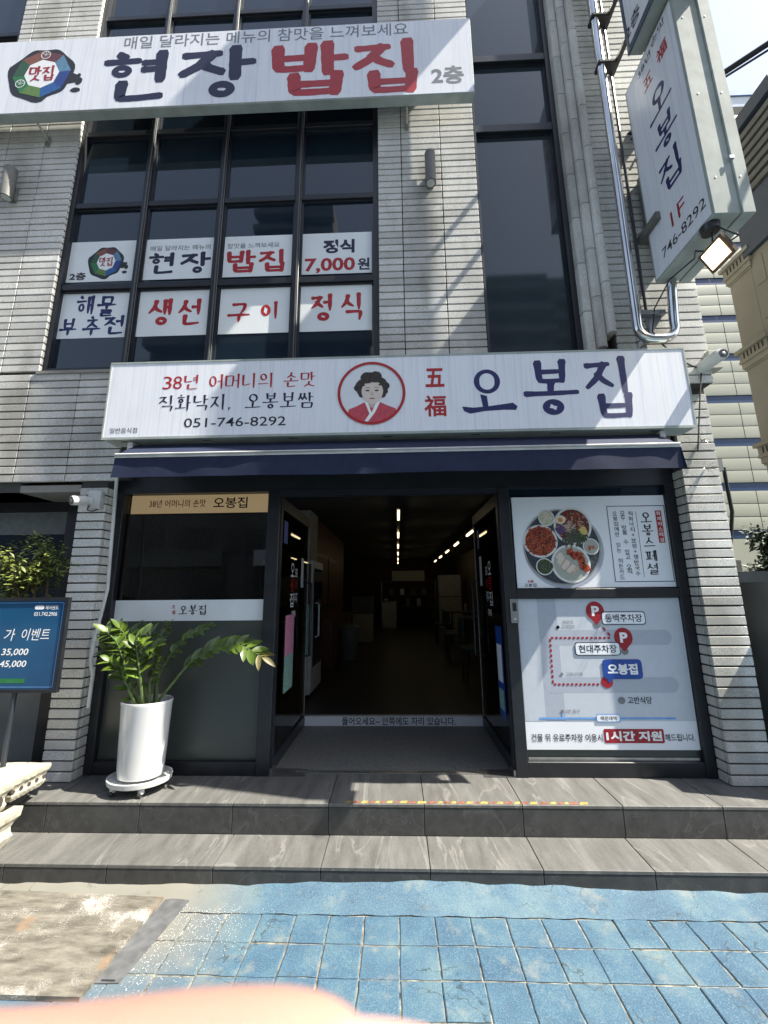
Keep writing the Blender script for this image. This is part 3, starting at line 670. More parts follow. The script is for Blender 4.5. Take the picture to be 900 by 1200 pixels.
# upper left window
def glazing(xs, zs, yg, m, fy0, fy1, t=.06, mt='frame_black', lit_edge=True, edge=.05):
    wnd = MB().box(xs[0], xs[0]+edge, fy0, fy1+.05, zs[0], zs[-1]).box(xs[-1]-edge, xs[-1], fy0, fy1+.05, zs[0], zs[-1])\
        .box(xs[0]+edge, xs[-1]-edge, fy0+.002, fy1+.05, zs[0], zs[0]+edge).build('window', mt, bld)
    for x in xs[1:-1]:
        MB().box(x-t/2, x+t/2, fy0, fy1, zs[0]+edge, zs[-1], c=.004).build('mullion', mt, wnd)
        if lit_edge: MB().box(x+t*.12, x+t*.30, fy0-.012, fy0-.0005, zs[0]+edge, zs[-1]).build('sunlit_edge', 'sunlit_edge_grey', wnd)  # paler strip puts the sunlit edge of each mullion into colour
    for z in zs[1:-1]:
        for a, b in zip(xs[:-1], xs[1:]):
            MB().box(a+t/2, b-t/2, fy0+.008, fy1, z-t/2, z+t/2, c=.004).build('transom', mt, wnd)
    for a, b in zip(xs[:-1], xs[1:]):
        for c, d in zip(zs[:-1], zs[1:]):
            jx, jz = rb.uniform(-.0012, .0012), rb.uniform(-.0012, .0012)
            x0, x1, z0, z1 = a+t/2, b-t/2, c+t/2, d-t/2
            MB().add([(x0, yg-jx-jz, z0), (x1, yg+jx-jz, z0), (x1, yg+jx+jz, z1), (x0, yg-jx+jz, z1)], [(0, 1, 2, 3)]).build('pane', m, wnd)
            fr_ = MB().box(x0, x0+.018, yg-.018, yg+.01, z0, z1).box(x1-.018, x1, yg-.018, yg+.01, z0, z1).box(x0+.018, x1-.018, yg-.018, yg+.01, z0, z0+.018).box(x0+.018, x1-.018, yg-.018, yg+.01, z1-.018, z1)
            fr_.build('sash', 'frame_dark', wnd)
    box('window_recess', 'interior_dark', wnd, xs[0], xs[-1], yg+.06, yg+.08, zs[0], zs[-1])
    return wnd
WX = [-3.195, -2.44, -1.675, -.91, -.13]
glazing(WX, [3.612, 4.51, 5.44, 6.33, 7.2, 7.95, 9.4], -.045, 'glass_tinted', -.09, -.03)
glazing([.82, 1.70], [3.60, 6.31, 7.25, 9.4], .06, 'glass_tall', .0, .08, t=.09, lit_edge=False)
glazing([-6.2, -5.1, -4.08], [6.9, 7.8, 9.4], -.045, 'glass_tinted', -.09, -.03)
box('window_cheek', 'frame_dark', bld, .821, .84, -.118, .0, 3.6, 9.4)

# ------------------------------------------------------------------ ground floor shopfront
sf = MB().box(-2.42, 2.30, .0, .08, 2.50, 2.80).build('shopfront', 'frame_black', bld)
PX = ((-2.42, -2.345), (-1.09, -.985), (.855, .945), (2.225, 2.30))
for a, b in PX: MB().box(a, b, -.004, .085, .30, 2.5, c=.004).build('post', 'frame_black', sf)
MB().box(-2.345, -1.09, .002, .08, .30, .395, c=.004).build('rail', 'frame_black', sf)
MB().box(.945, 2.225, .002, .08, .30, .405, c=.004).build('rail', 'frame_black', sf)
MB().box(.945, 2.225, .002, .08, 1.585, 1.66, c=.004).build('rail', 'frame_black', sf)
MB().box(-.985, .855, .01, .07, 2.46, 2.5).build('rail', 'frame_dark', sf)
MB().box(-2.345, -1.09, .045, .052, .395, 1.44).build('frosted_pane', 'glass_frosted', sf)
MB().box(-2.345, -1.09, .045, .052, 1.44, 2.5).build('pane', 'glass_shop', sf)
MB().box(.945, 2.225, .045, .052, .405, 1.585).build('frosted_pane', 'glass_frosted', sf)
MB().box(.945, 2.225, .045, .052, 1.66, 2.5).build('pane', 'glass_tinted', sf)
MB().box(.96, 2.21, .030, .044, .405, .425).build('bottom_bead', 'bare_alu', sf)
box('film_band', 'film_white', sf, -2.343, -1.092, .040, .044, 1.430, 1.597)
x, z, ww, hh = box_on(226, 715, 34, 10.5, .039)
brush_line('오봉집', front(.0385), x, z, ww, hh, 0, 'ink_black', sf, wv=.14, wh=.08, gap=.16)
for t_, yy, s_ in (('五', 711, 3.8), ('福', 717.5, 5)): type_px(t_, .0385, 203.5, yy, 4, s_, 0, 'ink_red', sf, bold=.01)
# doors folded inwards
def door(xh, ang, mirror):
    """hinge at xh; leaf swings in; built along +Y then turned by ang"""
    L = 1.13; ca, sa = math.cos(ang), math.sin(ang)
    def tr(mb):
        mb.v = [(xh+x*ca-y*sa, .03+x*sa+y*ca, z) for x, y, z in mb.v]; return mb
    d = tr(MB().box(-.022, .022, 0, .055, .31, 2.46).box(-.022, .022, .055, L, .31, .40).box(-.022, .022, .055, L, 2.36, 2.46)).build('door', 'frame_dark', bld)
    tr(MB().box(-.005, .005, .055, L+.01, .40, 2.36)).build('glass', 'glass_clear', d)
    tr(MB().box(-.008, .008, L+.01, L+.025, .40, 2.36)).build('edge_seal', 'seal_strip', d)
    s = -1 if mirror else 1
    tr(MB().tube([(s*.03, L-.09, 1.0), (s*.07, L-.09, 1.0), (s*.07, L-.09, 1.75), (s*.03, L-.09, 1.75)], .014, 8)).build('handle', 'frame_dark', d, smooth=True)
    tr(MB().box(-.030, .030, -.02, .07, .302, .345)).build('pivot', 'steel_brushed', d)
    return d, tr
dl, trl = door(-1.00, math.radians(0), False)
drr, trr = door(.868, math.radians(0), True)
def door_print(d, X, sgn, t_, yc, zc, w_, h_, m, bold=.01):
    fr = Fr((X, 0, 0), (0, sgn, 0), (0, 0, 1), (sgn, 0, 0))
    return type_on(t_, fr, sgn*yc, zc, w_, h_, .0, m, d, bold=bold)
# left leaf: lettering, flyers
for t_, yc, zc, h_, m in (('오', .52, 1.86, .13, 'ink_white'), ('봉', .52, 1.72, .13, 'ink_crimson'), ('집', .52, 1.58, .13, 'ink_white'), ('五福', .66, 1.84, .09, 'ink_white'), ('직화', .66, 1.72, .1, 'ink_crimson'), ('낙지', .66, 1.6, .1, 'ink_white'), ('OPEN', .60, 1.45, .06, 'ink_white')):
    fr = Fr((-.993, 0, 0), (0, 1, 0), (0, 0, 1), (1, 0, 0)); type_on(t_, fr, yc, zc, h_*(1 if len(t_) < 3 else 2.5), h_, .0, m, dl, bold=.01)
    fr = Fr((.861, 0, 0), (0, -1, 0), (0, 0, 1), (-1, 0, 0)); type_on(t_, fr, -yc, zc, h_*(1 if len(t_) < 3 else 2.5), h_, .0, m, drr, bold=.01)
fl = thing('flyer', (-.99, .45, .85), 'pink and green paper notice taped to the left glass door', 'flyer')
box('paper', 'pink_print', fl, -.991, -.989, .33, .62, 1.10, 1.45); box('paper', 'green_print', fl, -.991, -.989, .33, .62, .80, 1.10)
fl = thing('flyer', (.86, .3, .6), 'blue and white notice on the right glass door', 'flyer')
box('paper', 'map_blue', fl, .859, .861, .22, .42, .62, 1.35); box('paper', 'poster_white', fl, .857, .859, .25, .39, .9, 1.2)
box('paper', 'green_print', fl, .857, .8585, .25, .39, .68, .84)
for X, dn, nm_ in ((-.9925, dl, 'left'), (.8605, drr, 'right')):
    stk = thing('door_sticker', (X, .85, 1.8), 'tall white paper sticker near the top of the %s glass door' % nm_, 'sticker')
    box('paper', 'sticker_white', stk, X-.0006, X+.0006, .86, .96, 1.70, 2.0)
    stk = thing('door_sticker', (X, .2, 2.2), 'small blue security sticker at the top corner of the %s glass door' % nm_, 'sticker')
    box('paper', 'map_blue', stk, X-.0006, X+.0006, .92 if nm_ == 'right' else .18, 1.0 if nm_ == 'right' else .30, 2.08, 2.28)
# entrance floor and riser with the greeting
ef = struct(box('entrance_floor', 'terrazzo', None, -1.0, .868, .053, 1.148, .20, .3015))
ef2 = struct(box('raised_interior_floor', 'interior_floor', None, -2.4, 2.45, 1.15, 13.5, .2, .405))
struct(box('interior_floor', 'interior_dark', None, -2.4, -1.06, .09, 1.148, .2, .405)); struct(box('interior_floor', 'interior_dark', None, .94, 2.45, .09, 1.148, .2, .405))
box('threshold_strip', 'alu_threshold', ef, -.80, .66, .055, .10, .3018, .3050)
box('floor_hinge_plate', 'steel_brushed', ef, -.98, -.72, .0, .13, .3018, .3045); box('floor_hinge_plate', 'steel_brushed', ef, .62, .855, .0, .13, .3018, .3045)
box('step_nosing', 'bare_alu', ef2, -1.0, .87, 1.138, 1.16, .398, .410)
box('riser_board', 'sticker_white', ef2, -1.0, .87, 1.142, 1.147, .303, .396)
type_px('들어오세요~ 안쪽에도 자리 있습니다.', 1.1405, 467, 845.2, 133, 9.5, 0, 'ink_black', ef2, bold=.012)

# ------------------------------------------------------------------ room behind
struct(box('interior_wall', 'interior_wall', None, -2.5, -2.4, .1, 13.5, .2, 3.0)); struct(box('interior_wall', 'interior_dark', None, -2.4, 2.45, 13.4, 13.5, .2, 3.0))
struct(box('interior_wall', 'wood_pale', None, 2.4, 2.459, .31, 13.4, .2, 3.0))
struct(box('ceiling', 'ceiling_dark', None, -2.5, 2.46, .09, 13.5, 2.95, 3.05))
struct(box('interior_wall', 'interior_wall', None, -1.45, -1.38, 3.1, 3.6, .405, 2.95)); struct(box('interior_wall', 'interior_wall', None, -2.4, -1.38, 3.0, 3.1, .405, 2.95))
struct(box('interior_wall', 'wood_brown', None, -1.50, -1.44, 3.6, 7.5, .405, 2.95))
for q, (y0, y1) in enumerate(((3.7, 4.9), (5.0, 6.2))):
    wp = thing('wall_picture', (-1.43, y0, 1.5), ('nearer', 'farther')[q]+' of two dark brown framed panels on the left inner wall', 'picture', 'brown panels on the inner wall')
    box('frame', 'plastic_black', wp, -1.44, -1.41, y0, y1, 1.35, 2.35); box('panel', 'wood_brown', wp, -1.409, -1.405, y0+.05, y1-.05, 1.40, 2.30)
for k, (lx, ys) in enumerate(((.03, [2.2, 4.3, 6.3, 8.3, 10.3, 12.1]), (1.42, [2.4, 4.2, 6.0, 7.8, 9.6, 11.4]))):
    lt = thing('ceiling_light_track', (lx, 7, 2.8), ('row of long yellow tube lights down the middle of the dark ceiling', 'row of long yellow tube lights near the right wall inside')[k], 'ceiling light', 'tube lights inside the restaurant')
    box('rail', 'plastic_black', lt, lx-.03, lx+.03, 2.1, 12.9, 2.76, 2.80)
    for y in ys: box('tube', 'led', lt, lx-.015, lx+.015, y, y+.62, 2.730, 2.758)
# things standing inside
fg = thing('drinks_fridge', (-1.35, 2.2, .405), 'tall white framed drinks fridge just inside the left door', 'fridge')
box('cabinet', 'white_paint', fg, -1.72, -1.06, 1.75, 2.45, .45, 2.05, c=.01); box('door_glass', 'glass_tinted', fg, -1.055, -1.05, 1.83, 2.38, .75, 1.95)
MB().tube([(-1.04, 1.9, 1.1), (-1.0, 1.9, 1.12), (-1.0, 1.9, 1.5), (-1.04, 1.9, 1.52)], .012, 8).build('handle', 'white_paint', fg)
box('fridge_panel', 'green_print', fg, -1.70, -1.08, 1.744, 1.748, .9, 1.5); box('fridge_panel', 'wood_pale', fg, -1.70, -1.08, 1.744, 1.748, 1.5, 2.0)
bn = thing('bin', (-.95, 4.6, .405), 'grey plastic bin beside the brown panelled wall inside', 'bin')
MB().lathe([(0, .405), (.14, .405), (.19, .95), (.20, .95), (.20, .99), (0, .99)], -.93, 4.6, 24, 1, .8).build('body', 'bin_grey', bn, smooth=True)
MB().lathe([(0, 1.06), (.12, 1.05), (.205, 1.0), (.205, .975)], -.93, 4.6, 24, 1, .8).build('lid', 'bin_grey', bn, smooth=True)
ct = thing('counter', (-1.2, 5, .4), 'low brown counter with a warm lit ledge on the left inside', 'counter')
box('front', 'wood_brown', ct, -1.43, -1.10, 3.62, 6.4, .405, 1.15); box('ledge', 'wood_pale', ct, -1.43, -1.08, 3.61, 6.4, 1.152, 1.18)
sh = thing('serving_station', (.5, 12, .4), 'serving station with a cream box on top at the back of the room', 'shelf')
for z in (1.1, 1.5, 2.0): box('shelf', 'wood_pale', sh, -.6, 1.4, 11.6, 12.2, z, z+.03)
for x in (-.6, 1.37): box('upright', 'steel_brushed', sh, x, x+.03, 11.6, 12.2, .4, 2.02)
box('cream_box', 'cream_panel', sh, -.2, 1.0, 11.7, 12.1, 2.035, 2.4)
for q in range(9): box('container', ('plastic_white', 'bin_grey', 'wood_pale')[q % 3], sh, -.5+q*.2, -.36+q*.2, 11.65, 11.9, 1.535 if q % 2 else 1.135, 1.75 if q % 2 else 1.4)
sh2 = thing('fridge', (1.9, 11, .4), 'pale upright fridge at the back right of the room', 'fridge')
box('cabinet', 'white_paint', sh2, 1.45, 2.2, 10.9, 11.5, .41, 2.2, c=.01); box('door_line', 'plastic_black', sh2, 1.45, 2.2, 10.893, 10.899, 1.45, 1.47)
tagT = ('nearest dining table by the right wall inside', 'second dining table by the right wall inside', 'third dining table by the right wall inside')
for q, y in enumerate((2.6, 4.6, 6.8)):
    tb = thing('dining_table', (1.7, y, .405), tagT[q], 'table', 'dining tables inside')
    box('tabletop', 'wood_pale', tb, 1.25, 2.35, y, y+.75, 1.115, 1.15, c=.004)
    for a, b in ((1.3, y+.05), (2.28, y+.05), (1.3, y+.66), (2.28, y+.66)): box('leg', 'plastic_black', tb, a, a+.04, b, b+.04, .405, 1.113)
    for e, (cx_, cy_) in enumerate(((1.12, y+.1), (1.12, y+.5)) if q else ((1.10, y+.12),)):
        ch_ = thing('chair', (cx_, cy_, .405), 'dark green chair %s the %s table inside' % (('at the near side of', 'at the far side of')[e], ('nearest', 'second', 'third')[q]), 'chair', 'chairs at the dining tables')
        box('seat', 'chair_green', ch_, cx_-.2, cx_+.2, cy_-.2, cy_+.2, .83, .87, c=.01); box('backrest', 'chair_green', ch_, cx_-.21, cx_-.18, cy_-.2, cy_+.2, .95, 1.28, c=.01)
        for a in (-.18, .15):
            for b in (-.18, .15): box('leg', 'plastic_black', ch_, cx_+a, cx_+a+.03, cy_+b, cy_+b+.03, .405, .829)
for q, (x, y, z, a, b, c_, m_, lb) in enumerate(((-.9, 7.2, .405, .5, .4, .7, 'cream_panel', 'cream cardboard box stacked by the brown wall inside'), (-1.0, 8.3, .405, .6, .5, 1.1, 'bin_grey', 'grey cabinet farther back by the brown wall inside'), (-.3, 11.2, .405, .5, .4, .9, 'white_paint', 'small white appliance at the back left of the serving station'))):
    t = thing(('cardboard_box', 'cabinet', 'appliance')[q], (x, y, z), lb, ('box', 'cabinet', 'appliance')[q])
    MB().box(x-a/2, x+a/2, y, y+b, z, z+c_, c=.01).build('body', m_, t); box('top_edge', 'wood_pale', t, x-a/2-.01, x+a/2+.01, y-.01, y+b, z+c_+.001, z+c_+.02)
for q, (x, y) in enumerate(((1.55, 2.8), (1.9, 3.0), (1.6, 4.9), (1.7, 7.1))):
    t = thing('condiment_jar', (x, y, 1.15), ('silver cutlery canister on the nearest table inside', 'white sauce bottle on the nearest table inside', 'cutlery canister on the second table inside', 'cutlery canister on the third table inside')[q], 'canister')
    MB().lathe([(0, 1.151), (.045, 1.151), (.045, 1.30), (.03, 1.33), (0, 1.33)], x, y, 14).build('body', 'plastic_white' if q == 1 else 'steel_brushed', t, smooth=True); MB().lathe([(0, 1.332), (.028, 1.332), (.028, 1.36), (0, 1.36)], x, y, 12).build('cap', 'ink_red', t)
# warm lit menu board seen through the top of the left window
mn = thing('lit_menu_board', (-1.7, .6, 2.3), 'warm lit board with red lettering behind the top of the left window', 'sign')
box('housing', 'wood_pale', mn, -2.34, -1.10, .100, .160, 2.335, 2.60); box('lit_face', 'menu_glow', mn, -2.34, -1.10, .092, .098, 2.34, 2.59)
type_px('38년 어머니의 손맛', .090, 208, 590, 66, 9, 0, 'ink_red', mn, bold=.01, label='red lettering on the lit board')
type_px('오봉집', .090, 270, 589, 40, 13, 0, 'ink_black', mn, bold=.015)

# ================================================================== SIGNS
def logo(fr, cx, cz, rx, rz, d, parent, big=True):
    cols = ['logo_wine', 'logo_rust', 'logo_forest', 'logo_green', 'logo_olive', 'logo_azure', 'logo_navy', 'logo_sky']
    ink = Print(fr, d); n = 40
    ink.poly([(cx+rx*(1.10+.05*math.sin(5*a)+(.08 if 2.8 < a < 5 else 0))*math.cos(a), cz+rz*(1.06+.05*math.sin(7*a)+(.10 if 3 < a < 5 else 0))*math.sin(a)) for a in (2*math.pi*k/n for k in range(n))])
    ink.disk(cx+rx*1.02, cz-rz*.25, rx*.32, rz*.22, 14, .15).disk(cx+rx*1.32, cz-rz*.38, rx*.13, rz*.16, 12, .1).disk(cx+rx*1.30, cz-rz*.14, rx*.07, rz*.09, 10).disk(cx+rx*1.26, cz-rz*.75, rx*.17, rz*.10, 10, .2)
    ink.build('logo_outline', 'ink_black', parent)
    for k in range(8):
        a0, a1 = math.radians(45*k+50), math.radians(45*k+95); g = Print(fr, d+LAY*(1 if k % 2 else 1.3))
        g.poly([(cx+rx*q*math.cos(a), cz+rz*q*math.sin(a)) for q, a in ((1, a0), (1, a1), (.58, a1), (.58, a0))]); g.build('logo_segment', cols[k], parent)
    Print(fr, d+LAY*1.6).disk(cx, cz, rx*.60, rz*.60, 8, 0, math.radians(5)).build('logo_centre', 'ink_white', parent)
    if big:
        w_ = Print(fr, d+LAY*2.4)
        for cc, cy_ in ((.02, .80), (-.68, -.38)):
            w_.ring(cx+rx*cc, cz+rz*cy_, rx*.17, rz*.17, rx*.025, 18)
            for q in range(4): a = q*.8; w_.poly([(cx+rx*(cc+.15*math.cos(a)), cz+rz*(cy_+.15*math.sin(a))), (cx+rx*(cc+.15*math.cos(a+.12)), cz+rz*(cy_+.15*math.sin(a+.12))), (cx+rx*(cc-.15*math.cos(a)), cz+rz*(cy_-.15*math.sin(a)))])
        w_.build('logo_ornament', 'ink_white', parent)
    brush_line('맛집', fr, cx, cz, rx*.92, rz*.58, d+LAY*2.6, 'ink_crimson', parent, wv=.15, wh=.11, gap=.1)
def bpx(ch, Y, x0, y0, x1, y1, m, parent, d=0., **kw):
    """one brush syllable filling the pixel box read off the photograph"""
    cx, cz, w_, h_ = box_on((x0+x1)/2, (y0+y1)/2, x1-x0, y1-y0, Y); mb = MB(); brush(ch, front(Y), cx-w_/2, cz-h_/2, w_, h_, d, mb, **kw)
    return mb.build('lettering', m, parent)

# ---- main fascia sign
YS = -.35
fs = thing('fascia_sign', (0, -.2, 2.86), 'long white box sign over the shopfront with a portrait in a red ring', 'sign')
MB().box(-2.345, 2.30, YS+.006, -.17, 2.86, 3.53, c=.006).build('housing', 'sign_trim', fs)
box('face', 'sign_face', fs, -2.335, 2.29, YS, YS+.0055, 2.875, 3.518)
fm = MB().box(-2.345, 2.30, YS-.004, YS+.004, 2.855, 2.875).box(-2.345, 2.30, YS-.004, YS+.004, 3.518, 3.532).box(-2.347, -2.334, YS-.003, YS+.004, 2.876, 3.517).box(2.289, 2.302, YS-.003, YS+.004, 2.876, 3.517)
fm.build('trim', 'sign_trim', fs)
for x in (-2.22, -1.55, -.85, -.1, .6, 1.22, 1.98): box('drain_slot', 'plastic_black', fs, x, x+.07, -.30, -.285, 2.8575, 2.8595)
Yp = YS-.001
def L_(t, cx, cy, w_, h_, m, **k):
    x, z, ww, hh = box_on(cx, cy, w_, h_, Yp); return brush_line(t, front(Yp), x, z, ww, hh, 0, m, fs, **k)
SER = dict(wv=.125, wh=.060, gap=.13, head=.35, cut=True)
L_('38년 어머니의 손맛', 280, 446.5, 180, 16.5, 'ink_red', **SER)
L_('직화낙지, 오봉보쌈', 276, 470.8, 184, 17.5, 'ink_navy', **SER)
type_px('051-746-8292', Yp, 275, 494.3, 119, 10.8, 0, 'ink_black', fs, bold=.004, label='black telephone number')
type_px('일반음식점', Yp, 144.5, 504.5, 32, 6.3, 0, 'ink_black', fs)
type_px('五', Yp, 509.5, 442.5, 22, 22, 0, 'ink_red', fs, bold=.028); type_px('福', Yp, 510, 475.5, 26, 25, 0, 'ink_red', fs, bold=.022)
BIG = dict(wv=.125, wh=.095, head=.3, tail=.25)
def big_oh(x0, y0, x1, y1):
    cx, cz, w_, h_ = box_on((x0+x1)/2, (y0+y1)/2, x1-x0, y1-y0, Yp); p = Print(front(Yp), 0); p.ring(cx-.01, cz+h_*.20, w_*.24, h_*.27, w_*.105, 36, w_*.078)
    mb = MB(); fr = front(Yp); X = lambda a: cx-w_/2+a*w_; Z = lambda b: cz-h_/2+b*h_
    for pts, k in ((((.34, .42), (.46, .38), (.48, .12), (.38, .12)), 1), (((0, .16), (.20, .13), (.45, .15), (.80, .20), (.92, .22), (1.0, .14), (.97, .06), (.75, .07), (.4, .05), (.14, 0), (.03, .06)), 2)):
        mb.add([fr.p(X(a), Z(b), k*.0002) for a, b in pts], [tuple(range(len(pts)))])
    p.mb.add(mb.v, mb.f); p.build('lettering', 'ink_blue', fs)
big_oh(540.5, 431, 605, 484)
bpx('봉', Yp, 616, 425, 676, 486, 'ink_blue', fs, **BIG); bpx('집', Yp, 687, 421, 742, 487, 'ink_blue', fs, **BIG)
# portrait in the ring
px_, pz_, pw, ph = box_on(435.3, 460.5, 79.5, 77.5, Yp); R1 = pw/2
fr = front(Yp); prt = Print(fr, 0).disk(px_, pz_, R1*.95, R1*.95, 48).build('portrait', 'portrait_back', fs)
def P_(mat_, d, nm_): return Print(fr, d*LAY), mat_, nm_
u = R1
p = Print(fr, LAY); p.poly([(px_+a*u, pz_+b*u) for a, b in ((-.70, -.64), (-.66, -.50), (-.45, -.42), (-.22, -.30), (.0, -.36), (.22, -.28), (.5, -.42), (.70, -.50), (.74, -.60), (.52, -.79), (.28, -.9), (0, -.94), (-.28, -.9), (-.52, -.79))]); p.build('jacket', 'jeogori_red', prt)
p = Print(fr, 2*LAY); p.disk(px_+.02*u, pz_-.27*u, .15*u, .20*u, 20); p.build('neck', 'face_shade', prt)
p = Print(fr, 3*LAY); p.poly([(px_+a*u, pz_+b*u) for a, b in ((-.20, -.28), (-.13, -.24), (.00, -.62), (.17, -.24), (.25, -.30), (.10, -.62), (-.10, -.90), (-.20, -.88), (-.06, -.66))]); p.build('collar', 'ink_white', prt)
uh = u*1.22; pz_h = pz_
p = Print(fr, 1.4*LAY)
for a, b, r_ in ((-.02, .36, .30), (-.22, .22, .22), (.2, .26, .24), (-.27, .05, .13), (.31, .06, .15), (-.12, .46, .18), (.12, .48, .18), (-.34, .16, .14), (.36, .2, .14), (.30, -.06, .10), (-.27, -.06, .08)): p.disk(px_+a*u*1.07, pz_+b*u*1.07, r_*u*1.07, r_*u*1.07*.92, 18, .06)
p.build('hair', 'hair', prt)
p = Print(fr, 3.4*LAY); p.poly([(px_+(.02+.262*math.cos(a)*(1-.12*max(0, -math.sin(a))))*uh, pz_+(.03+(.33 if math.sin(a) < 0 else .29)*math.sin(a))*uh) for a in (2*math.pi*k/32 for k in range(32))]); p.build('face', 'face_print', prt)
p = Print(fr, 4.2*LAY)
for s_ in (-1, 1):
    p.disk(px_+(s_*.112+.015)*uh, pz_+.060*uh, .052*uh, .020*uh, 12); p.poly([(px_+(s_*(.045+.125*t)+.015)*uh, pz_+(.125+.022*math.sin(3.1*t)+q)*uh) for t, q in ((0, 0), (.5, .006), (1, 0), (1, -.008), (.5, -.006), (0, -.012))])
for a, b, r_ in ((-.12, .30, .14), (.09, .32, .14), (-.21, .20, .06), (.23, .21, .065)): p.disk(px_+a*uh, pz_+b*uh, r_*uh, r_*uh*.42, 12, .1)
p.build('brows_and_fringe', 'hair', prt)
p = Print(fr, 4.2*LAY); p.disk(px_+.015*uh, pz_-.145*uh, .075*uh, .017*uh, 12); p.build('lips', 'lip_print', prt)
p = Print(fr, 4.2*LAY); p.poly([(px_+a*uh, pz_+b*uh) for a, b in ((.005, .03), (.025, .03), (.058, -.055), (.015, -.068), (-.030, -.055))]); p.build('nose', 'face_shade', prt)
Print(fr, 5*LAY).ring(px_, pz_, R1, R1, .022, 56).build('portrait_ring', 'ink_red', fs)

# ---- awning rolled up under the sign
aw = thing('awning', (0, -.3, 2.52), 'navy awning rolled up under the fascia sign, white front bar and short valance', 'awning')
MB().tube([(-2.10, -.27, 2.79), (2.04, -.27, 2.79)], .045, 16).build('roll', 'awning_cloth', aw, smooth=True)
MB().add([(-2.12, -.27, 2.836), (2.06, -.27, 2.836), (2.06, -.425, 2.715), (-2.12, -.425, 2.715), (-2.12, -.27, 2.832), (2.06, -.27, 2.832), (2.06, -.425, 2.711), (-2.12, -.425, 2.711)], [(0, 1, 2, 3), (7, 6, 5, 4), (0, 3, 7, 4), (1, 5, 6, 2)]).build('roof_cloth', 'awning_cloth', aw)
MB().box(-2.155, 2.095, -.445, -.415, 2.672, 2.708, c=.006).build('front_bar', 'white_paint', aw)
box('front_channel', 'bare_alu', aw, -2.15, 2.09, -.452, -.4455, 2.688, 2.696)
# valance: slightly wavy cloth
mb = MB(); n = 90
for i in range(n+1):
    x = -2.15+i*(4.24)/n
    for z, k in ((2.674, 0), (2.60, .6), (2.515, 1)): mb.v.append((x+(.012*(i/n) if z < 2.55 else 0)-(.010 if z < 2.55 and i < 3 else 0), -.437-.006*k*math.sin(x*5)-.003*k*math.sin(x*17+1), z+.003*k*math.sin(x*3)))
for i in range(n):
    for q in range(2): a = 3*i+q; mb.f.append((a, a+3, a+4, a+1))
mb.build('valance', 'awning_cloth', aw, smooth=True)
MB().add([(2.092, -.44, 2.672), (2.115, -.44, 2.512), (2.093, -.30, 2.54), (2.088, -.30, 2.70)], [(0, 1, 2, 3)]).build('side_flap', 'awning_cloth', aw)
for x in (-2.05, 1.98):
    MB().tube([(x, -.10, 2.76), (x+.02, -.28, 2.73), (x, -.42, 2.69)], .014, 8).build('folding_arm', 'bare_alu', aw, smooth=True)
    box('end_cap', 'white_paint', aw, x-.10 if x < 0 else x+.06, x-.06 if x < 0 else x+.10, -.32, -.20, 2.74, 2.85, c=.004)

# ---- upper sign
YU = -.34
us = thing('upper_sign', (-1, -.3, 6.2), 'long white upper floor sign with a ring logo and heavy navy and red brush lettering', 'sign')
MB().box(-5.2, .80, YU+.004, -.25, 6.25, 7.205, c=.005).build('housing', 'sign_trim', us)
box('face', 'sign_face', us, -5.19, .79, YU, YU+.0035, 6.262, 7.192)
Yu = YU-.001
for x in (-3.50, .16): MB().tube([(x, -.26, 6.24), (x, -.10, 6.20)], .012, 6).build('bracket', 'bare_alu', us); box('bracket_foot', 'bare_alu', us, x-.02, x+.02, -.135, -.122, 6.14, 6.24)
# the line follows the slant that perspective gives a level line on this plane
x0 = at(146, 50.5, Yu); x1 = at(478, 34, Yu)
type_on('매일 달라지는 메뉴의 참맛을 느껴보세요', front(Yu), (x0.x+x1.x)/2, at(311, 42, Yu).z, x1.x-x0.x, .165, 0, 'ink_grey', us, bold=.004)
HV = dict(wv=.19, wh=.125, head=.12, tail=.06, rough=.10)
def heavy(ch, x0, y0, x1, y1, m, Y=Yu, par=us, **k):
    kw = dict(HV); kw.update(k); return bpx(ch, Y, x0, y0, x1, y1, m, par, **kw)
heavy('현', 120, 64, 195, 116, 'ink_navy'); heavy('장', 211, 58, 297, 114, 'ink_navy')
heavy('밥', 319, 53, 406, 108, 'ink_red'); heavy('집', 415, 50, 492, 105, 'ink_red')
type_px('2층', Yu, 524.5, 87.5, 38, 21, 0, 'ink_grey', us, bold=.03)
lx, lz, lw, lh = box_on(49, 86.5, 70, 57, Yu); logo(front(Yu), lx, lz, lw/2*.96, lh/2*.96, 0, us)

# ---- stickers on the upper window panes
YG = -.047
def sticker(label, x0, x1, row):
    z0, z1 = ((at(66, 397.5, YG).z, at(74, 344, YG).z), (at(77, 331.5, YG).z, at(86, 284.5, YG).z))[row]
    s = thing('window_sticker', ((x0+x1)/2, YG, z0), label, 'window sticker', 'white lettered films on the upper windows')
    box('film', 'sticker_white', s, x0, x1, YG-.0022, YG-.0008, z0, z1); return s
cols = [(at(65.5, 397, YG).x, at(146.5, 395, YG).x), (at(158.5, 395, YG).x, at(242, 393, YG).x), (at(255, 393, YG).x, at(339, 390, YG).x), (at(351, 390, YG).x, at(436, 388, YG).x)]
BRU = dict(wv=.165, wh=.13, head=.3, tail=.5, rough=.10)
Yk = YG-.0030
def sB(s, items, m, **k):
    kw = dict(BRU); kw.update(k)
    for ch, x0, y0, x1, y1 in items: bpx(ch, Yk, x0, y0, x1, y1, m, s, **kw)
s = sticker('white film reading blue brush words for seafood and chive pancake, lower left pane', *cols[0], 0)
sB(s, (('해', 90, 348, 110, 368), ('물', 115, 348, 135, 370), ('부', 71, 375, 89, 393), ('추', 98, 373, 117, 393), ('전', 122, 371, 145, 391)), 'ink_blue')
s = sticker('white film with red brush word for fish, second pane of the lower row', *cols[1], 0)
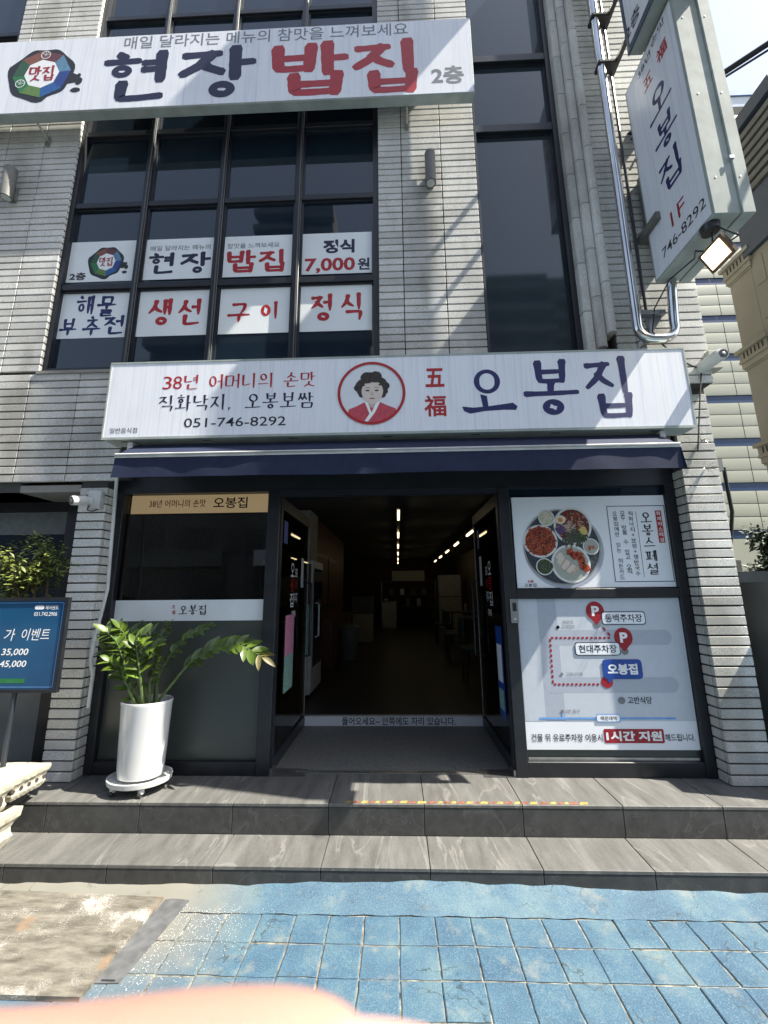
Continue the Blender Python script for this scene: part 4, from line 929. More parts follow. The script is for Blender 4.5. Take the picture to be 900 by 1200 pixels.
sB(s, (('생', 174, 352, 201, 381), ('선', 209, 352, 235, 380)), 'ink_red')
s = sticker('white film with red brush word for grilled, third pane of the lower row', *cols[2], 0)
sB(s, (('구', 268, 356, 292, 377), ('이', 305, 355, 327, 373)), 'ink_red')
s = sticker('white film with red brush word for set meal, fourth pane of the lower row', *cols[3], 0)
sB(s, (('정', 365, 346, 389, 376), ('식', 400, 345, 425, 374)), 'ink_red')
s = sticker('white film with ring logo and small black floor number, first pane of the upper row', *cols[0], 1)
lx, lz, lw, lh = box_on(124.5, 307, 39, 35, Yk); logo(front(Yk), lx, lz, lw/2*.93, lh/2*.95, 0, s, big=False)
type_px('2층', Yk, 91, 324, 19, 9, 0, 'ink_black', s, bold=.035)
s = sticker('white film with heavy navy lettering, second pane of the upper row', *cols[1], 1)
type_px('매일 달라지는 메뉴의', Yk, 211.5, 290.3, 70, 6, 0, 'ink_grey', s, bold=.01)
for c, x0, y0, x1, y1 in (('현', 174, 298, 204, 320), ('장', 212, 297, 246, 320)): heavy(c, x0, y0, x1, y1, 'ink_navy', Yk, s, wv=.18, wh=.12)
s = sticker('white film with heavy red lettering, third pane of the upper row', *cols[2], 1)
type_px('참맛을 느껴보세요', Yk, 297, 287.5, 61, 6, 0, 'ink_grey', s, bold=.01)
for c, x0, y0, x1, y1 in (('밥', 266, 295, 299, 318), ('집', 304, 294, 335, 317)): heavy(c, x0, y0, x1, y1, 'ink_red', Yk, s, wv=.18, wh=.12)
s = sticker('white film with the red price 7,000 won, last pane of the upper row', *cols[3], 1)
type_px('정식', Yk, 397, 288.5, 37, 16, 0, 'ink_navy', s, bold=.045); type_px('7,000', Yk, 386.5, 311, 59, 18, 0, 'ink_red', s, bold=.03)
type_px('원', Yk, 426, 309, 14, 14, 0, 'ink_navy', s, bold=.03)

# ---- blade signs at right angles to the wall
XB = 2.20
def blade(z0, z1, y0, y1, x0, x1, label):
    t = thing('blade_sign', ((x0+x1)/2, y1, z0), label, 'sign', 'projecting box signs')
    w3 = (x1-x0)
    MB().box(x0, x0+w3*.33, y0, y1, z0, z1, c=.004).box(x0+w3*.335, x0+w3*.68, y0+.012, y1-.01, z0+.012, z1, c=.003).box(x0+w3*.685, x1, y0, y1, z0, z1, c=.004).build('housing', 'sign_trim', t)
    box('face', 'sign_face', t, x0-.003, x0-.0005, y0+.02, y1-.02, z0+.02, z1-.02)
    for z in np.arange(z0+.3, z1, .75):
        for x in (x0+w3*.2, x0+w3*.8): box('rivet', 'bare_alu', t, x-.004, x+.004, y0-.0025, y0-.0003, z-.005, z+.005)
    MB().box(x0+w3*.62, x0+w3*.74, y0-.008, y0-.0003, z0+.45, z0+.475).build('clip', 'stainless', t)
    return t
b1 = blade(4.16, 6.20, -.94, -.30, XB, 2.48, 'lower projecting white box sign with blue brush lettering and red 1F, lamp under it')
fb = Fr((XB-.004, 0, 0), (0, -1, 0), (0, 0, 1), (-1, 0, 0))
def xb(cx, cy): q = atx(cx, cy, XB-.004); return -q.y, q.z
def bl(ch, cx, cy, w_, h_, m, par=b1, f_=fb, **k):
    u_, v_ = xb(cx, cy); mb = MB(); kw = dict(BIG); kw.update(k); brush(ch, f_, u_-w_/2, v_-h_/2, w_, h_, 0, mb, **kw); return mb.build('lettering', m, par)
bl('오', 772, 116, .25, .25, 'ink_blue'); bl('봉', 780, 154, .24, .25, 'ink_blue'); bl('집', 786, 198, .24, .27, 'ink_blue')
def bt(t_, cx, cy, w_, h_, m, bold=.01): u_, v_ = xb(cx, cy); return type_on(t_, fb, u_, v_, w_, h_, 0, m, b1, bold=bold)
bt('1F', 794, 248, .15, .13, 'ink_crimson', 0); bt('746-8292', 799.5, 269, .46, .085, 'ink_black', .004)
bt('五', 759, 95, .11, .12, 'ink_red', .02); bt('福', 775, 60, .12, .13, 'ink_red', .02)
bt('38년', 754.5, 76, .17, .07, 'ink_black', .01); bt('손맛', 770, 38, .17, .07, 'ink_black', .01)
b2 = blade(6.235, 8.15, -1.12, -.56, 2.10, 2.44, 'upper projecting white box sign with big red brush lettering in a dark frame')
fb2 = Fr((2.10-.004, 0, 0), (0, -1, 0), (0, 0, 1), (-1, 0, 0))
bf = MB().box(2.092, 2.10, -1.122, -.558, 6.232, 6.30).box(2.092, 2.10, -.59, -.558, 6.3, 8.15).build('dark_edge', 'slate_blue', b2)
for ch, u0, z0_, w_, h_ in (('집', .61, 6.62, .46, .50), ('밥', .61, 7.25, .46, .50)):
    mb = MB(); brush(ch, fb2, u0, z0_, w_, h_, 0, mb, **HV); mb.build('lettering', 'ink_red', b2)
type_on('2층', fb2, .66, 6.44, .20, .14, 0, 'ink_black', b2, bold=.02)
b3 = blade(9.45, 12.2, -1.25, -.55, 2.15, 2.45, 'topmost projecting box sign, above the edge of the picture')
for z in (4.6, 5.75): MB().box(2.28, 2.33, -.31, -.20, z, z+.05).build('wall_arm', 'bare_alu', b1)
for z in (6.55, 7.15):
    MB().box(2.14, 2.18, -.565, -.21, z, z+.03).build('wall_arm', 'plastic_black', b2); MB().box(1.98, 2.16, -.345, -.24, z-.01, z+.03, c=.008).build('clamp', 'plastic_black', b2)

# ---- stainless pipe loop, conduit, air conditioner behind the sign
pp = thing('steel_pipe', (2.2, -.25, 3.6), 'shiny stainless pipe running down the wall and looping up under the projecting sign', 'pipe')
pts = [(2.035, -.30, 8.6), (2.00, -.30, 3.76)] + [(2.00+.11*(1-math.cos(a)), -.30, 3.76-.11*math.sin(a)) for a in np.linspace(.2, math.pi/2, 6)] + \
      [(2.30-.11*(1-math.sin(a)), -.30, 3.76-.11*math.cos(a)) for a in np.linspace(.0, math.pi/2-.2, 6)] + [(2.30, -.30, 3.80), (2.30, -.34, 4.158)]
MB().tube(pts, .036, 20).build('pipe', 'stainless', pp, smooth=True)
box('bracket', 'steel_brushed', pp, 2.04, 2.27, -.27, -.225, 3.90, 3.94); MB().prism([(2.26, 3.90), (2.12, 3.90), (2.14, 3.72)], -.232, -.224).build('gusset', 'steel_brushed', pp)
cdt = thing('conduit', (2.19, -.16, 4), 'thin grey conduit on the wall beside the stainless pipe', 'conduit')
MB().tube([(2.15, -.24, 8.6), (2.13, -.24, 3.94)], .012, 8).build('tube', 'frame_dark', cdt)
ac = thing('air_conditioner_unit', (2.3, -.25, 4.75), 'grey outdoor unit fixed to the wall behind the projecting sign', 'air conditioner')
MB().box(2.22, 2.48, -.46, -.225, 4.70, 5.30, c=.02).build('casing', 'louvre_grey', ac); box('shelf', 'louvre_grey', ac, 2.16, 2.50, -.48, -.223, 4.62, 4.69)
MB().tube([(2.15, -.28, 5.36), (2.18, -.32, 5.42), (2.26, -.33, 5.38), (2.28, -.33, 5.29)], .012, 8).build('hose', 'cream_stone', ac, smooth=True)
# ---- flood lamp
fl = thing('flood_lamp', (2.2, -.9, 3.9), 'small lit flood lamp hanging under the outer end of the projecting sign', 'lamp')
c = at(841, 297, -.86); uu = Vector((0, 1, 0)); vv = Vector((.5, 0, -.866)); nrm = Vector((-.866, 0, -.5))
def obox(name, m, par, c, hx, hy, hz, d0=0):
    v = [c+uu*a*hx+vv*b*hy+nrm*(d0+e*hz) for e in (-1, 1) for b in (-1, 1) for a in (-1, 1)]
    return MB().add(v, [(0, 2, 3, 1), (4, 5, 7, 6), (0, 1, 5, 4), (2, 6, 7, 3), (0, 4, 6, 2), (1, 3, 7, 5)]).build(name, m, par)
obox('casing', 'bark', fl, c, .100, .080, .014); obox('lens', 'lamp_glow', fl, c, .078, .062, .002, .017)
MB().tube([c-uu*.095+nrm*0, c-uu*.11-nrm*.07, Vector((c.x, c.y, 4.155)), c+uu*.11-nrm*.07, c+uu*.095], .007, 6).build('yoke', 'plastic_black', fl, smooth=True)
MB().lathe([(0, 4.11), (.055, 4.11), (.06, 4.158), (0, 4.158)], c.x, c.y+.02, 18).build('mount', 'plastic_black', fl)
MB().tube([c-nrm*.02, c+Vector((-.06, .1, .12)), Vector((2.3, -.6, 4.12)), Vector((2.26, -.38, 4.13)), Vector((2.18, -.27, 3.95)), Vector((2.15, -.25, 3.75)), Vector((2.22, -.25, 3.62)), Vector((2.36, -.25, 3.5))], .006, 6).build('cord', 'cable', fl, smooth=True)

# ---- tube lamps on the brick
def wall_lamp(x, z, label):
    t = thing('wall_lamp', (x, -.2, z), label, 'wall lamp', 'grey cylinder lamps on the brick')
    MB().lathe([(0, z+.005), (.044, z+.005), (.050, z), (.050, z+.34), (.046, z+.345), (0, z+.345)], x, -.20, 24).build('cylinder', 'louvre_grey', t, smooth=True)
    MB().lathe([(0, z+.003), (.038, z+.003), (.038, z-.001), (0, z-.001)], x, -.20, 20).build('lens', 'frosted_lens', t)
    box('back_plate', 'louvre_grey', t, x-.03, x+.03, -.152, -.122, z+.03, z+.18); return t
mat('frosted_lens', (.45, .47, .45), rough=.3)
wall_lamp(.37, 5.40, 'grey cylinder lamp on the brick between the two upper windows')
wall_lamp(-3.74, 5.43, 'grey cylinder lamp on the brick left of the upper window')

# ================================================================== POSTERS ON THE SHOPFRONT
YP = .026
def shp(lbl, x0, x1, z0, z1, name='poster'):
    t = thing(name, ((x0+x1)/2, YP, z0), lbl, 'poster'); box('sheet', 'poster_white', t, x0, x1, YP, YP+.012, z0, z1); return t
Yq = YP-.0008; fq = front(Yq)
p1 = shp('glossy food poster with a round tray of dishes, upper one right of the door', .968, 2.222, 1.668, 2.418)
def PX_(x, y): q = at(x, y, Yq); return q.x, q.z
def dsk(pr, x, y, r, ry=None, n=28, wob=0):
    cx, cz, w_, h_ = box_on(x, y, 2*r, 2*(ry or r), Yq); pr.disk(cx, cz, w_/2, h_/2, n, wob); return pr
dsk(Print(fq, 0), 660.5, 643.5, 47, 45.5, 48).build('tray_shadow', 'map_band', p1)
dsk(Print(fq, LAY), 658.5, 640.5, 45.5, 44.5, 48).build('tray', 'tray_steel', p1)
cx, cz, w_, h_ = box_on(658.5, 640.5, 91, 89, Yq); Print(fq, 1.5*LAY).ring(cx, cz, w_/2, h_/2, .012, 48).build('tray_rim', 'bare_alu', p1)
def dish(x, y, r, inner, lumps=None, ry=None):
    dsk(Print(fq, 2*LAY), x, y, r, ry, 36).build('dish', 'dish_rim', p1)
    dsk(Print(fq, 3*LAY), x, y, r*.88, (ry or r)*.88, 36).build('food', inner, p1)
def strips(x, y, r, n_, col, wd, ln, d, curl=1, seed=1, ang=None, r0=0):
    R_ = random.Random(seed); pr = Print(fq, d*LAY)
    for i in range(n_):
        a = R_.uniform(0, 6.28); q = r*math.sqrt(R_.uniform(r0, 1)); x0, y0 = x+q*math.cos(a), y+q*math.sin(a); t = R_.uniform(0, 6.28) if ang is None else ang+R_.uniform(-.2, .2); k = R_.uniform(-curl, curl); L = []; Rr = []
        for s_ in range(6):
            L.append((x0+math.cos(t+1.57)*wd, y0+math.sin(t+1.57)*wd)); Rr.append((x0-math.cos(t+1.57)*wd, y0-math.sin(t+1.57)*wd)); x0 += math.cos(t)*ln/5; y0 += math.sin(t)*ln/5; t += k*.45
            if (x0-x)**2+(y0-y)**2 > (r*1.15)**2: t += 1.2
        pts = [PX_(*q) for q in L+Rr[::-1]]; pr.poly(pts)
    return pr.build('food', col, p1)
dish(670.8, 616.5, 22.2, 'food_stew'); dish(633.2, 634.2, 20.2, 'food_octopus', ry=19.3); dish(669, 660.5, 23, 'dish_in', ry=22.6)
dish(640.2, 607.2, 9.5, 'food_sprout'); dish(638.2, 664, 10, 'food_green'); dish(692.5, 640.5, 9.6, 'dish_in')
strips(670.8, 616.5, 17, 34, 'food_sprout', .25, 5, 4.3, 1.2, 2); strips(672, 609, 11, 50, 'food_octopus', .35, 4, 4.1, 1, 8)
strips(633, 634, 15.5, 46, 'food_octopus', .95, 8, 4.2, 1.8, 3); strips(633, 634, 15.5, 20, 'food_orange', .35, 6, 5.2, 1.6, 4); strips(633, 634, 15, 36, 'food_stew', .75, 7, 4.7, 1.8, 5)
strips(640.2, 607.2, 6.6, 22, 'food_egg', .4, 4, 4.2, 1, 6); strips(638.2, 664, 6.5, 20, 'food_salad', .7, 4, 4.2, 1, 7)
dsk(Print(fq, 4.5*LAY), 656.5, 609, 6.2, 5.2, 18, .1).build('food', 'food_egg', p1); dsk(Print(fq, 5*LAY), 656.5, 609.5, 3.1, 2.6, 14).build('food', 'food_yolk', p1)
dsk(Print(fq, 4.5*LAY), 656.5, 620.5, 5.8, 5, 16, .2).build('food', 'food_purple', p1); strips(656.5, 620.5, 5.5, 16, 'food_purple', .3, 4, 5, 1, 9); dsk(Print(fq, 4.5*LAY), 683, 622.5, 5, 5, 14, .2).build('food', 'food_yellow', p1)
strips(668.5, 618, 5.6, 26, 'food_pork', .35, 7, 5.5, 2.0, 10)
strips(672, 630, 9, 60, 'food_salad', .9, 5, 5.6, 1, 11); strips(679, 628, 8, 20, 'food_green', .8, 4, 6, 1, 12); strips(666, 634, 6, 16, 'food_salad', .7, 5, 6.1, 1, 13)
strips(692.5, 640.5, 4, 7, 'food_kimchi', .7, 3, 4.5, .6, 14)
for k, (x, y, l) in enumerate(((657, 656, 9.5), (659.8, 659, 10), (662.8, 662, 10.5), (665.8, 664.6, 10.5), (669, 667, 11), (672.4, 668.4, 11), (655, 651.5, 8))):     # sliced pork
    a = math.radians(118+3*k); q = Print(fq, (4.5+.5*k)*LAY); dx, dy = math.cos(a), math.sin(a); w2 = 2.7
    for m_, ww in (('food_egg', 1.0),): pass
    pts = [(x+dx*l*.55*s_+(-dy)*w2*t_, y+dy*l*.55*s_+dx*w2*t_) for s_, t_ in ((-1, -.6), (-.4, -1), (.4, -1), (1, -.5), (1, .5), (.4, 1), (-.4, 1), (-1, .6))]
    q.poly([PX_(*g) for g in pts]).build('food', 'food_pork' if k % 2 else 'face_print', p1)
    q = Print(fq, (4.75+.5*k)*LAY); q.poly([PX_(x+dx*l*.5*s_+(-dy)*(w2*.9), y+dy*l*.5*s_+dx*(w2*.9)) if t_ else PX_(x+dx*l*.5*s_+(-dy)*(w2*.55), y+dy*l*.5*s_+dx*(w2*.55)) for s_, t_ in ((-1, 0), (0, 0), (1, 0), (1, 1), (0, 1), (-1, 1))]).build('food', 'food_egg', p1)
for x, y in ((668, 647), (672.5, 651), (678.5, 650.5), (681, 656.5), (683, 663.5), (687, 666)):
    dsk(Print(fq, 8.6*LAY), x, y, 4.4, 4.4, 16, .25).build('food', 'food_kimchi', p1)
    strips(x, y, 3.8, 10, 'food_octopus', .4, 3, 9.2, 1, int(x))
cx, cz = PX_(609, 678); dsk(Print(fq, LAY*.6), 611, 681, 19, 11, 30).build('corner_swirl', 'ink_white', p1) if False else None
sw = Print(fq, LAY*.5); sw.poly([PX_(*q) for q in ((608, 668), (616, 670), (625, 675), (631, 682), (634, 688), (631, 688), (626, 682), (618, 676), (609, 672))]); sw.build('corner_swirl', 'ink_white', p1)
type_px('오봉집', Yq, 621.5, 686.3-.6, 14, 4.2, LAY, 'ink_black', p1, bold=.01); type_px('五福', Yq, 621.5, 681.3, 7, 3, LAY, 'ink_red', p1, bold=.02)
# the framed wording: its corners as they are on the sheet
fx0, fz1 = PX_(712, 592.5); fx1, fz0 = PX_(790, 681.5); fz1 = PX_(745, 592.5)[1]; fx1 = PX_(785, 640)[0]; fx0 = PX_(716, 640)[0]
Print(fq, 0).frame(fx0, fx1, fz0, fz1, .006).build('text_frame', 'ink_black', p1)
FW_, FH_ = fx1-fx0, fz1-fz0
def vcol(t_, fx, z_top, z_bot, size, m, bold=.012, par=p1, brushy=False):
    n_ = len(t_); pitch = (z_top-z_bot)/n_
    for i, c_ in enumerate(t_):
        if c_ == ' ': continue
        u_, v_ = fx0+fx*FW_, fz1-FH_*(0)-((1-z_top)+0)*0
        zc = fz0+FH_*(z_top-(i+.5)*pitch)
        hgt = size*(1 if c_ != '+' else .6)
        if brushy:
            mb = MB(); brush(c_, fq, u_-size/2, zc-size/2, size, size, LAY, mb, wv=.13, wh=.08, head=.35, cut=True); mb.build('lettering', m, par)
        else: type_on(c_, fq, u_, zc, hgt, hgt, LAY, m, par, bold=bold)
vcol('오봉스페셜', .66, .92, .08, .088, 'ink_black', brushy=True)
Print(fq, LAY*.6).rect(fx0+.83*FW_, fx0+.935*FW_, fz0+.50*FH_, fz0+.93*FH_).build('red_tag', 'ink_red', p1)
vcol('화제의스페셜', .882, .925, .505, .034, 'ink_white', par=p1)
Print(fq, LAY*.6).rect(fx0+.495*FW_, fx0+.502*FW_, fz0+.06*FH_, fz0+.92*FH_).build('rule', 'ink_black', p1)
vcol('직화낙지+보쌈+쟁반국수', .40, .93, .07, .038, 'ink_black', .005); vcol('모두 맛볼 수 있고 오직', .265, .93, .10, .038, 'ink_black', .005); vcol('오봉집에만 있는 히든카드', .13, .93, .03, .036, 'ink_black', .005)

p2 = shp('white map poster with red parking pins, lower one right of the door', .948, 2.222, .480, 1.582, 'map_poster')
q_ = lambda x, y: PX_(x, y)
zt, z5 = 1.581, PX_(700, 842)[1]
xr0, xr1 = PX_(634, 770)[0], PX_(661, 770)[0]-.03
g = Print(fq, 0); g.rect(xr0, xr1, PX_(640, 845)[1], zt).build('road', 'map_band', p2)
def road(x1, y0, y1):
    zc, hh = PX_(740, (y0+y1)/2)[1], PX_(740, y0)[1]-PX_(740, y1)[1]; xe = PX_(x1, (y0+y1)/2)[0]
    Print(fq, .5*LAY).rrect(xr0+.01, xe, zc-hh/2, zc+hh/2, hh*.49, 8).build('road', 'map_band', p2)
road(787, 738, 756); road(795.5, 793.5, 812)
Print(fq, .3*LAY).rect(.955, xr0-.0, PX_(640, 845)[1], zt-.001).build('map_ground', 'map_grey', p2); Print(fq, .25*LAY).rect(xr1, 2.215, PX_(640, 845)[1], zt-.001).build('map_ground', 'map_grey', p2)
ds = Print(fq, 2*LAY)
def dash(a, b, n_):
    a, b = np.array(PX_(*a)), np.array(PX_(*b)); dv = (b-a)/n_; nn = np.array([-dv[1], dv[0]])/np.linalg.norm(dv)*.0075
    for i in range(n_): s_ = a+dv*(i+.2); e_ = a+dv*(i+.8); ds.poly([s_+nn, s_-nn, e_-nn, e_+nn])
dash((644.5, 747.5), (716, 747.5), 14); dash((644.5, 747.5), (648, 802), 9); dash((648, 802), (703, 802), 11); dash((705, 734), (716, 746), 2)
ds.build('dotted_route', 'ink_crimson', p2)
def pin(x, y, tx, ty, r):
    cx, cz = PX_(x, y); tx, tz = PX_(tx, ty); R_ = r*.0068
    dsk(Print(fq, 1.6*LAY), *( {699.7: (699.7, 731.7), 732: (732, 763)}[tx_] ), 4.6).build('pin_dot', 'dot_grey', p2) if False else None
    Print(fq, 3*LAY).disk(tx, tz, .028, .028, 18).build('pin_dot', 'dot_grey', p2)
    Print(fq, 4*LAY).disk(cx, cz, R_, R_*1.05, 28).poly([(cx-R_*.93, cz-R_*.45), (tx-.004, tz), (tx+.004, tz), (cx+R_*.93, cz-R_*.45)]).build('parking_pin', 'ink_crimson', p2)
    type_on('P', fq, cx+.002, cz, R_*.85, R_*1.1, 5.2*LAY, 'ink_white', p2, bold=.04)
pin(697, 716, 699.5, 731.5, 10.3); pin(730.3, 747, 732, 763, 10.3)
def tagbox(t_, x0, y0, x1, y1, tw, th, m='ink_black', bg_='poster_white', edge='ink_navy', d=6, bold=.012):
    cx, cz, w_, h_ = box_on((x0+x1)/2, (y0+y1)/2, x1-x0, y1-y0, Yq)
    if edge: Print(fq, (d-.6)*LAY).rrect(cx-w_/2, cx+w_/2, cz-h_/2, cz+h_/2, h_*.22).build('label_edge', edge, p2)
    k = .006 if edge else 0
    Print(fq, d*LAY).rrect(cx-w_/2+k, cx+w_/2-k, cz-h_/2+k, cz+h_/2-k, h_*.2).build('label_plate', bg_, p2)
    type_on(t_, fq, cx, cz, w_*tw, h_*th, (d+1)*LAY, m, p2, bold=bold)
tagbox('동백주차장', 704.5, 716.5, 756, 732, .84, .60); tagbox('현대주차장', 673.5, 752.5, 726.5, 768, .84, .60)
dsk(Print(fq, 3*LAY), 711.3, 799.3, 6.9, 6.9).build('stop_dot', 'ink_crimson', p2)
tagbox('오봉집', 706, 772.5, 752.3, 795.5, .76, .56, 'ink_white', 'map_blue', None, 6, .04)
Print(fq, 5.5*LAY).poly([PX_(711, 794), PX_(720, 794), PX_(713.5, 800.5)]).build('label_tail', 'map_blue', p2)
dsk(Print(fq, 3*LAY), 728.3, 820.8, 4.3).build('place_dot', 'dot_grey', p2); type_px('고반식당', Yq, 749.5, 820.5, 28.5, 8.6, 3*LAY, 'ink_black', p2, bold=.01)
for x, y, t_, tx, ty, tw, th in ((653.7, 735, '해운대', 665, 729, 11.5, 4), (653.7, 735, '초량밀면', 665.5, 734.5, 15, 4), (658.3, 790, '고래사어묵', 673, 790, 20, 4.6), (658.8, 833.6, '5번 출구', 671, 833.5, 16.5, 4.6)):
    dsk(Print(fq, 3*LAY), x, y, 1.9).build('place_dot', 'dot_grey', p2); type_px(t_, Yq, tx, ty, tw, th, 3*LAY, 'ink_grey', p2)
z_ = PX_(700, 841.8)[1]; Print(fq, 2.2*LAY).rect(PX_(632, 842)[0], PX_(792, 842)[0], z_-.007, z_+.007).rect(PX_(659.3, 842)[0]-.005, PX_(659.3, 842)[0]+.005, z_, z_+.05).build('subway_line', 'map_line', p2)
tagbox('해운대역', 698.5, 836.8, 727, 846.3, .66, .52, 'ink_black', 'poster_white', 'map_line', 5, .01)
type_px('건물 뒤 유료주차장 이용시', Yq, 664.3, 864.6, 83.5, 9, LAY, 'ink_black', p2, bold=.012); type_px('해드립니다.', Yq, 797, 864.3, 35, 8.6, LAY, 'ink_black', p2, bold=.012)
cx, cz, w_, h_ = box_on(743, 862.5, 70.5, 16.6, Yq); Print(fq, LAY).rrect(cx-w_/2, cx+w_/2, cz-h_/2, cz+h_/2, h_*.12).build('red_plate', 'ink_crimson', p2)
type_on('1시간 지원', fq, cx, cz, w_*.93, h_*.70, 2*LAY, 'ink_white', p2, bold=.04)
bz = thing('door_bell', (.90, -.01, 1.50), 'small steel call button plate on the black post beside the map poster', 'door bell')
MB().box(.890, .950, -.018, -.0045, 1.40, 1.585, c=.003).build('plate', 'steel_brushed', bz); box('button', 'plastic_black', bz, .905, .935, -.021, -.0185, 1.49, 1.555); box('light', 'film_white', bz, .912, .928, -.020, -.0185, 1.425, 1.435)

# ================================================================== LEFT SIDE
cm = thing('security_camera', (-2.55, -.2, 2.4), 'white bullet security camera with a junction box on the left pier', 'security camera', 'security cameras')
MB().box(-2.535, -2.425, -.175, -.123, 2.335, 2.49, c=.006).build('junction_box', 'plastic_white', cm)
MB().tube([(-2.50, -.175, 2.40), (-2.52, -.21, 2.395)], .030, 18).build('mount', 'plastic_white', cm)
def bullet(par, c, d, L, r):
    c, d = Vector(c), Vector(d).normalized()
    MB().tube([c, c+d*.004, c+d*L*.9, c+d*L], [r*.7, r, r, r*.96], 22).build('body', 'plastic_white', par, smooth=True)
    MB().tube([c+d*(L+.0004), c+d*(L+.002)], r*.84, 20).build('lens', 'plastic_black', par); MB().tube([c+d*(L+.0022), c+d*(L+.004)], [r*.35, r*.2], 16).build('iris', 'steel_brushed', par)
bullet(cm, (-2.515, -.20, 2.40), (-.35, -.75, -.18), .11, .038)
MB().tube([(-2.51, -.18, 2.36), (-2.50, -.20, 2.32), (-2.47, -.19, 2.31), (-2.45, -.15, 2.335)], .005, 6).build('lead', 'cable', cm, smooth=True)
cp = thing('white_drain_pipe', (-2.33, -.15, .8), 'thin white pipe running down beside the left shop window, kinked near its end', 'pipe')
MB().tube([at(137, 560, -.15), at(126, 690, -.15), at(112, 745, -.15)], .0125, 10).build('pipe', 'white_paint', cp, smooth=True)
MB().tube([at(112, 742, -.15), at(107, 768, -.15)], .017, 10).build('sleeve', 'white_paint', cp, smooth=True)
MB().tube([at(107, 767, -.15), at(106, 775, -.15), at(109, 790, -.15), at(107.5, 800, -.15), at(103.5, 829, -.15)], .013, 10).build('flexible_end', 'white_paint', cp, smooth=True)
# neighbour's dark entrance bay
ng = thing('neighbour_entrance', (-4, .3, .3), 'dark glazed entrance bay of the shop to the left, under a stone soffit', 'shopfront')
box('glass', 'glass_tinted', ng, -6, -2.72, .30, .31, .3, 2.44); box('frame', 'frame_black', ng, -6, -2.66, .26, .33, 2.42, 2.5)
for x in (-2.76, -3.02): box('post', 'frame_black', ng, x, x+.09, .22, .29, .30, 2.42)
box('post', 'frame_black', ng, -4.4, -4.31, .22, .29, .3, 2.42)
box('lower_panel', 'concrete', ng, -4.3, -3.04, .27, .299, .3, 1.02); box('upper_blind', 'bin_grey', ng, -4.3, -3.03, .292, .299, 2.2, 2.41)
box('back_room', 'interior_dark', ng, -6, -2.72, .6, .65, .3, 2.5)
struct(box('neighbour_step', 'concrete', None, -7, -2.66, -.36, .5, .0, .302)) if False else struct(box('neighbour_floor', 'slate_tread', None, -7, -2.66, .06, .6, .2, .301))
# carved cream stones
def carved(name, x0, x1, y0, y1, z0, z1, label, slots=5):
    t = thing(name, ((x0+x1)/2, (y0+y1)/2, z0), label, 'stone block', 'cream stone blocks beside the steps')
    mb = MB(); nx, ny, nz = 14, 22, 8; R_ = random.Random(int(abs(y0)*100))
    prof = [1.0, 1.0, .985, .93, .90, .905, .93, .90, .86]
    for iz in range(nz+1):
        z = z1-(z1-z0)*iz/nz; k = (z1-z0)*(1-prof[iz])*1.6
        ring_ = []
        for (ax, ay, bx_, by_, n_) in ((x0, y0, x1, y0, nx), (x1, y0, x1, y1, ny), (x1, y1, x0, y1, nx), (x0, y1, x0, y0, ny)):
            for i in range(n_):
                x = ax+(bx_-ax)*i/n_; y = ay+(by_-ay)*i/n_
                cxm, cym = (x0+x1)/2, (y0+y1)/2
                s1 = 1-k/((x1-x0)/2); s2 = 1-k/((y1-y0)/2)
                ring_.append((cxm+(x-cxm)*s1+R_.uniform(-.0022, .0022), cym+(y-cym)*s2+R_.uniform(-.0022, .0022), z+R_.uniform(-.0015, .0015)))
        mb.v += ring_
    m_ = 2*(nx+ny)
    for iz in range(nz):
        for i in range(m_): a = iz*m_+i; b = iz*m_+(i+1) % m_; mb.f.append((a, a+m_, b+m_, b))
    mb.f.append(tuple(range(m_))); mb.f.append(tuple(range(nz*m_, (nz+1)*m_))[::-1])
    o = mb.build('block', 'cream_stone', t, smooth=False)
    zc = z0+(z1-z0)*.42; L = (y1-y0)/slots
    for i in range(slots):
        yc = y0+L*(i+.5); xs = x1-(x1-x0)*.018
        MB().tube([(xs-.03, yc, zc), (xs+.0035, yc, zc)], L*.24, 9).build('hollow_shade_disc', 'interior_dark', t)  # solid dark discs stand in for the shade inside the hollows
    return t
carved('carved_stone_block', -3.5, -2.40, -.61, -.33, .385, .515, 'cream carved stone block with a row of hollows, nearest the left pier', 5)
carved('carved_stone_block', -3.5, -2.37, -1.15, -.63, .365, .53, 'cream carved stone block at the very left edge, in front of the sign post', 3)
carved('carved_stone_block', -3.5, -2.41, -.95, -.50, .125, .33, 'lower rough cream stone under the carved blocks', 1)
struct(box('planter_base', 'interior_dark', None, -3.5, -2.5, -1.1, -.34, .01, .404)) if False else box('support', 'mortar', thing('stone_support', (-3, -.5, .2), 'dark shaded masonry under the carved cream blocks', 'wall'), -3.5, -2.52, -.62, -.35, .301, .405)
# menu stand with a blue poster
Ys_ = -.42
sd = thing('poster_stand', (-2.7, Ys_, .5), 'blue event poster in a black frame on a thin post, cut by the left edge', 'sign stand')
q0, q1 = at(80, 700, Ys_), at(66, 812, Ys_)
sx1, sz1, sz0 = (q0.x+q1.x)/2, q0.z, q1.z; sx0 = sx1-.80
MB().box(sx0, sx1, Ys_, Ys_+.03, sz0, sz0+.022).box(sx0, sx1, Ys_, Ys_+.03, sz1-.022, sz1).box(sx0, sx0+.022, Ys_, Ys_+.03, sz0+.022, sz1-.022).box(sx1-.022, sx1, Ys_, Ys_+.03, sz0+.022, sz1-.022).build('frame', 'frame_black', sd)
box('poster', 'board_blue', sd, sx0+.022, sx1-.022, Ys_+.008, Ys_+.02, sz0+.022, sz1-.022)
Yb_ = Ys_+.0072
Print(front(Yb_), 0).frame(sx0+.035, sx1-.035, sz0+.035, sz1-.035, .003).build('poster_border', 'map_line', sd)
